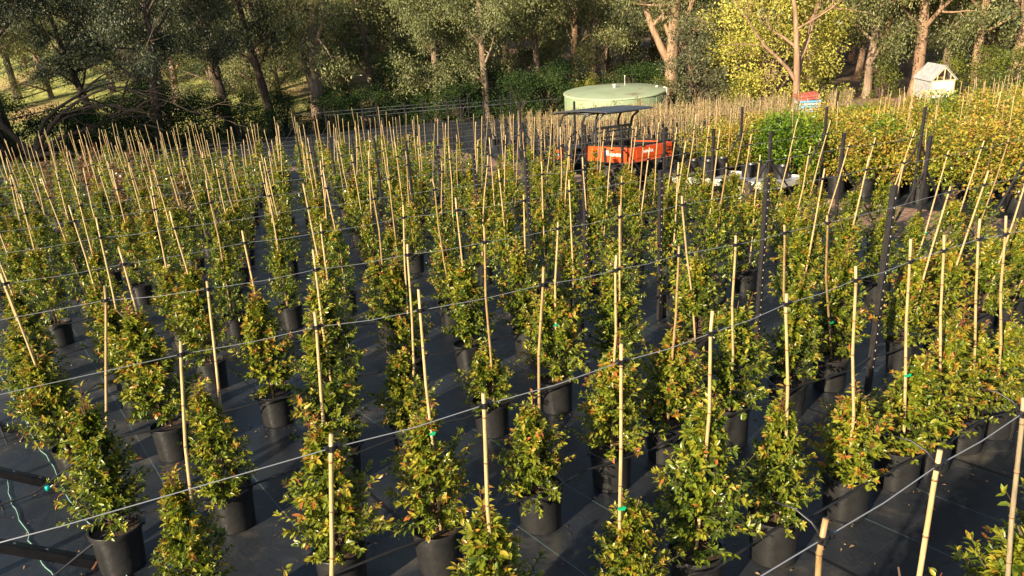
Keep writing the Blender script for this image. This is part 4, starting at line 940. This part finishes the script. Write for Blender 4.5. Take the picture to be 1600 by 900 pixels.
tl = [
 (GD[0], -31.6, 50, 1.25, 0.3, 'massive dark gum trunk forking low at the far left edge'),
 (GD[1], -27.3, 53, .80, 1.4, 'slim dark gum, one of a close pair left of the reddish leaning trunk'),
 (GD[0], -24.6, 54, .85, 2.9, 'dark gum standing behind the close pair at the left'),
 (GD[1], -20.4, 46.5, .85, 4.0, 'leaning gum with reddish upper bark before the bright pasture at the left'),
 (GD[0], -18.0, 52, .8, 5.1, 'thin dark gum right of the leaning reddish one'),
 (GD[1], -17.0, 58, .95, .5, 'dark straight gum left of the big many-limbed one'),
 (GP[0], -13.2, 57, 1.15, .9, 'big pale gum with many upswept limbs left of centre'),
 (GP[1], -10.4, 66, 1.05, 2.2, 'grey gum behind the dark bushes right of the many-limbed one'),
 (GD[1], -8.3, 69, 1.0, 3.1, 'dark gum half hidden behind the grey one near centre left'),
 (GP[2], -4.6, 58, 1.0, 1.0, 'gum with pale hanging foliage reaching low left of centre'),
 (GR[2], -.9, 57, 1.0, 2.5, 'twin-stemmed red-brown gum above the bright bushes at centre'),
 (GP[2], 3.3, 64, 1.1, 4.4, 'drooping gum left of the water tank with a short sunlit bole'),
 (GP[1], 8.0, 66, 1.05, 5.5, 'brownish gum behind the water tank'),
 (GD[0], 11.0, 68, .95, 1.9, 'dark gum in the shade right behind the water tank'),
 (GR[0], 12.3, 56, 1.05, .35, 'huge orange-barked gum with heavy forks right of the water tank'),
 (GR[1], 16.0, 66, 1.0, 2.0, 'gum rising behind the yellow wattle'),
 (GO, 17.2, 45, 1.0, .25, 'slender orange-barked forked tree standing in front of the yellow wattle'),
 (GR[2], 21.8, 56, .95, 1.2, 'thin dark-stemmed gum just right of the yellow wattle'),
 (GR[1], 25.6, 61, .95, 3.3, 'shaded gum in the dark gap right of the wattle'),
 (GR[2], 23.9, 50.5, .95, 4.7, 'pale straight trunk at the dark wood edge above the dirt track'),
 (GR[1], 28.0, 57, .9, 5.9, 'brown gum trunk between the pale straight one and the ringed one'),
 (GR[1], 26.8, 50, 1.05, 2.7, 'thick orange gum trunk with ragged bark left of the shelter'),
 (GR[2], 29.8, 52, 1.05, 3.9, 'leaning brown gum trunk directly behind the shelter'),
 (GR[1], 31.0, 50.5, .9, 4.9, 'gum trunk with a split bole right of the shelter'),
 (GR[0], 36.2, 58, .9, 5.3, 'forked gum deeper in the wood at the right'),
 (GR[1], 31.4, 47.5, 1.1, .8, 'stout grey-brown gum trunk near the right edge'),
 (GR[2], 36.0, 53, 1.0, 1.6, 'gum at the far right edge of the wood'),
]
for p, x, y, s, rz, lab in tl: put(p, 'gum_tree', x, y, s, rz, lab, 'tree', GT)
k = 0
rb = random.Random(21)
back = []
for y in (74, 84, 97, 115):
    x0 = -.66 * y - 4; x = x0
    while x < .72 * y + 6:
        if not (-.62 < x / y < -.45 and y < 92) and not (-.26 < x / y < -.16 and y < 82): back.append((x + rb.uniform(-1.5, 1.5), y + rb.uniform(-4, 4)))
        x += rb.uniform(4.2, 6.2)
for i, (x, y) in enumerate(sorted(back)):
    lit = x > -14  # the others also draw on the gum with shade in its leaf colour
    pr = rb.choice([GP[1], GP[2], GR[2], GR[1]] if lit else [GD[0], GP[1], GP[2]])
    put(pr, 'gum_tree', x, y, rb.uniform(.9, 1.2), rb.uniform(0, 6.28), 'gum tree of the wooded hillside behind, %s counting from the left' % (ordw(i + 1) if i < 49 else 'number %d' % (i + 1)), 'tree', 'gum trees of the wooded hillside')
# arching bare tree on the left
rs = np.random.RandomState(77); mb = MB()
def arch(p, d, L_, r, depth):
    pts = [np.array(p, float)]; d = np.array(d, float)
    for i in range(6): d = d + np.array([.10 if d[0] > 0 else -.10, rs.normal() * .08, rs.normal() * .10 - .05]); d /= np.linalg.norm(d); pts.append(pts[-1] + d * L_ / 6)
    mb.tube(pts, [r * (1 - .12 * i) for i in range(7)], 6, False)
    if depth < 3:
        for k_ in range(3): j = rs.randint(2, 7); arch(pts[j], d + rs.normal(size=3) * .45 + [0, 0, .25], L_ * .6, r * .5, depth + 1)
for a in (-.7, -.3, .25, .6, .95, 1.3): arch((0, 0, 0), (math.sin(a), rs.uniform(-.3, .3), math.cos(a)), 6.6, .15, 0)
root = empty('bare_tree', (-26.6, 43.8, gz(-26.6, 43.8) + .3), 0, 'low tree of bare arching limbs against the bright pasture at the left', 'tree')
mb.build('limbs', 'bark_dark', root, True)
# wattle and bushes
WT = clump_proto(700, 'wattle', 3.9, 11.5, 42000, .17, .6, 130, 'bark')
put(WT, 'wattle_tree', 17.9, 51, 1.0, 0, 'large golden yellow wattle with foliage down to the ground right of centre', 'tree', None, 'branches')
GB = clump_proto(701, 'bush_grey', 2.1, 5.6, 6500, .17, .5, 60)
put(GB, 'tall_bush', 12.6, 50.5, 1.0, 0, 'rounded grey-green bush between the water tank and the yellow wattle', 'bush', None, 'branches')
put(GB, 'tall_bush', 15.2, 56, 1.25, 2, 'darker tall bush behind the wattle, above the rounded grey-green one', 'bush', None, 'branches')
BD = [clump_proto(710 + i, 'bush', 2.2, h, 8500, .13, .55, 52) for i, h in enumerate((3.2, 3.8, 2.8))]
BL = [clump_proto(720 + i, 'bush_yellow', 1.4, 2.2, 2400, .13, .5, 36) for i in range(2)]
bl = [(-31.5, 46, 1.0, 0), (-28.6, 45, 1.0, 1), (-25.8, 46, .95, 2), (-23.2, 45.5, 1.0, 0), (-20.9, 46.5, .9, 1), (-18.6, 47.5, 1.0, 2), (-16.4, 49, .95, 0), (-14.6, 53, .75, 1),
      (-11.6, 54, .85, 2), (-9.3, 56, .9, 0), (-7.4, 60, 1.35, 1), (-5.6, 58, .85, 2), (-2.9, 56, .95, 0), (-.9, 59, .95, 1), (1.4, 56, 1.0, 2), (3.3, 56.5, 1.0, 0), (5.0, 60, 1.0, 1), (10.4, 60, 1.0, 0), (12.8, 62, 1.0, 2),
      (-33.5, 49, 1.2, 2), (-22.0, 50, 1.1, 1), (-26.5, 50.5, .8, 0), (-12.6, 61, 1.0, 0), (-3.8, 63, 1.3, 1)]
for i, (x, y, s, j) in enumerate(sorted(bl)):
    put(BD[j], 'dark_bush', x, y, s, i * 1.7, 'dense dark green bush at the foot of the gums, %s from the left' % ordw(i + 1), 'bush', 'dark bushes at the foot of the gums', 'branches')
yl = [(15.0, 48.5, .8, 'small green shrub at the foot of the wattle on its left'), (20.6, 49.5, .9, 'small yellow-green shrub at the right foot of the wattle'), (24.6, 50, 1.0, 'olive shrub beside the pale straight trunk above the track'),
      (27.9, 48.5, 1.0, 'olive shrub left of the shelter'), (30.5, 48.5, 1.15, 'green shrub behind the right side of the shelter'), (27.3, 41.5, 1.15, 'golden low shrub right of the shelter'), (29.2, 42.3, 1.25, 'golden low shrub at the right frame edge'),
      (25.6, 40.0, .8, 'small golden shrub before the hedge tops at the right'), (32.5, 44.5, 1.2, 'golden shrub behind the others at the far right'), (6.2, 57, 1.1, 'yellowish shrub peeping over the left rim of the tank'), (11.4, 54.5, .9, 'bright green shrub at the right rim of the tank')]
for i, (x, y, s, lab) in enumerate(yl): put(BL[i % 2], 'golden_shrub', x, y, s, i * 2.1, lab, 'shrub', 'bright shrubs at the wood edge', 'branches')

for i, (x, y) in enumerate([(-43, 20), (-50, 22), (-46, 12), (-55, 15), (-41, 28), (-60, 24), (-52, 30), (-62, 14)]):  # unseen trees added to throw shade on the left-hand bushes
    put(GD[i % 2], 'gum_tree', x, y, 1.1, i * 1.3, 'tall unseen gum added beyond the left frame edge, casting shade on the dark bushes', 'tree', 'unseen gum trees added left of the view')
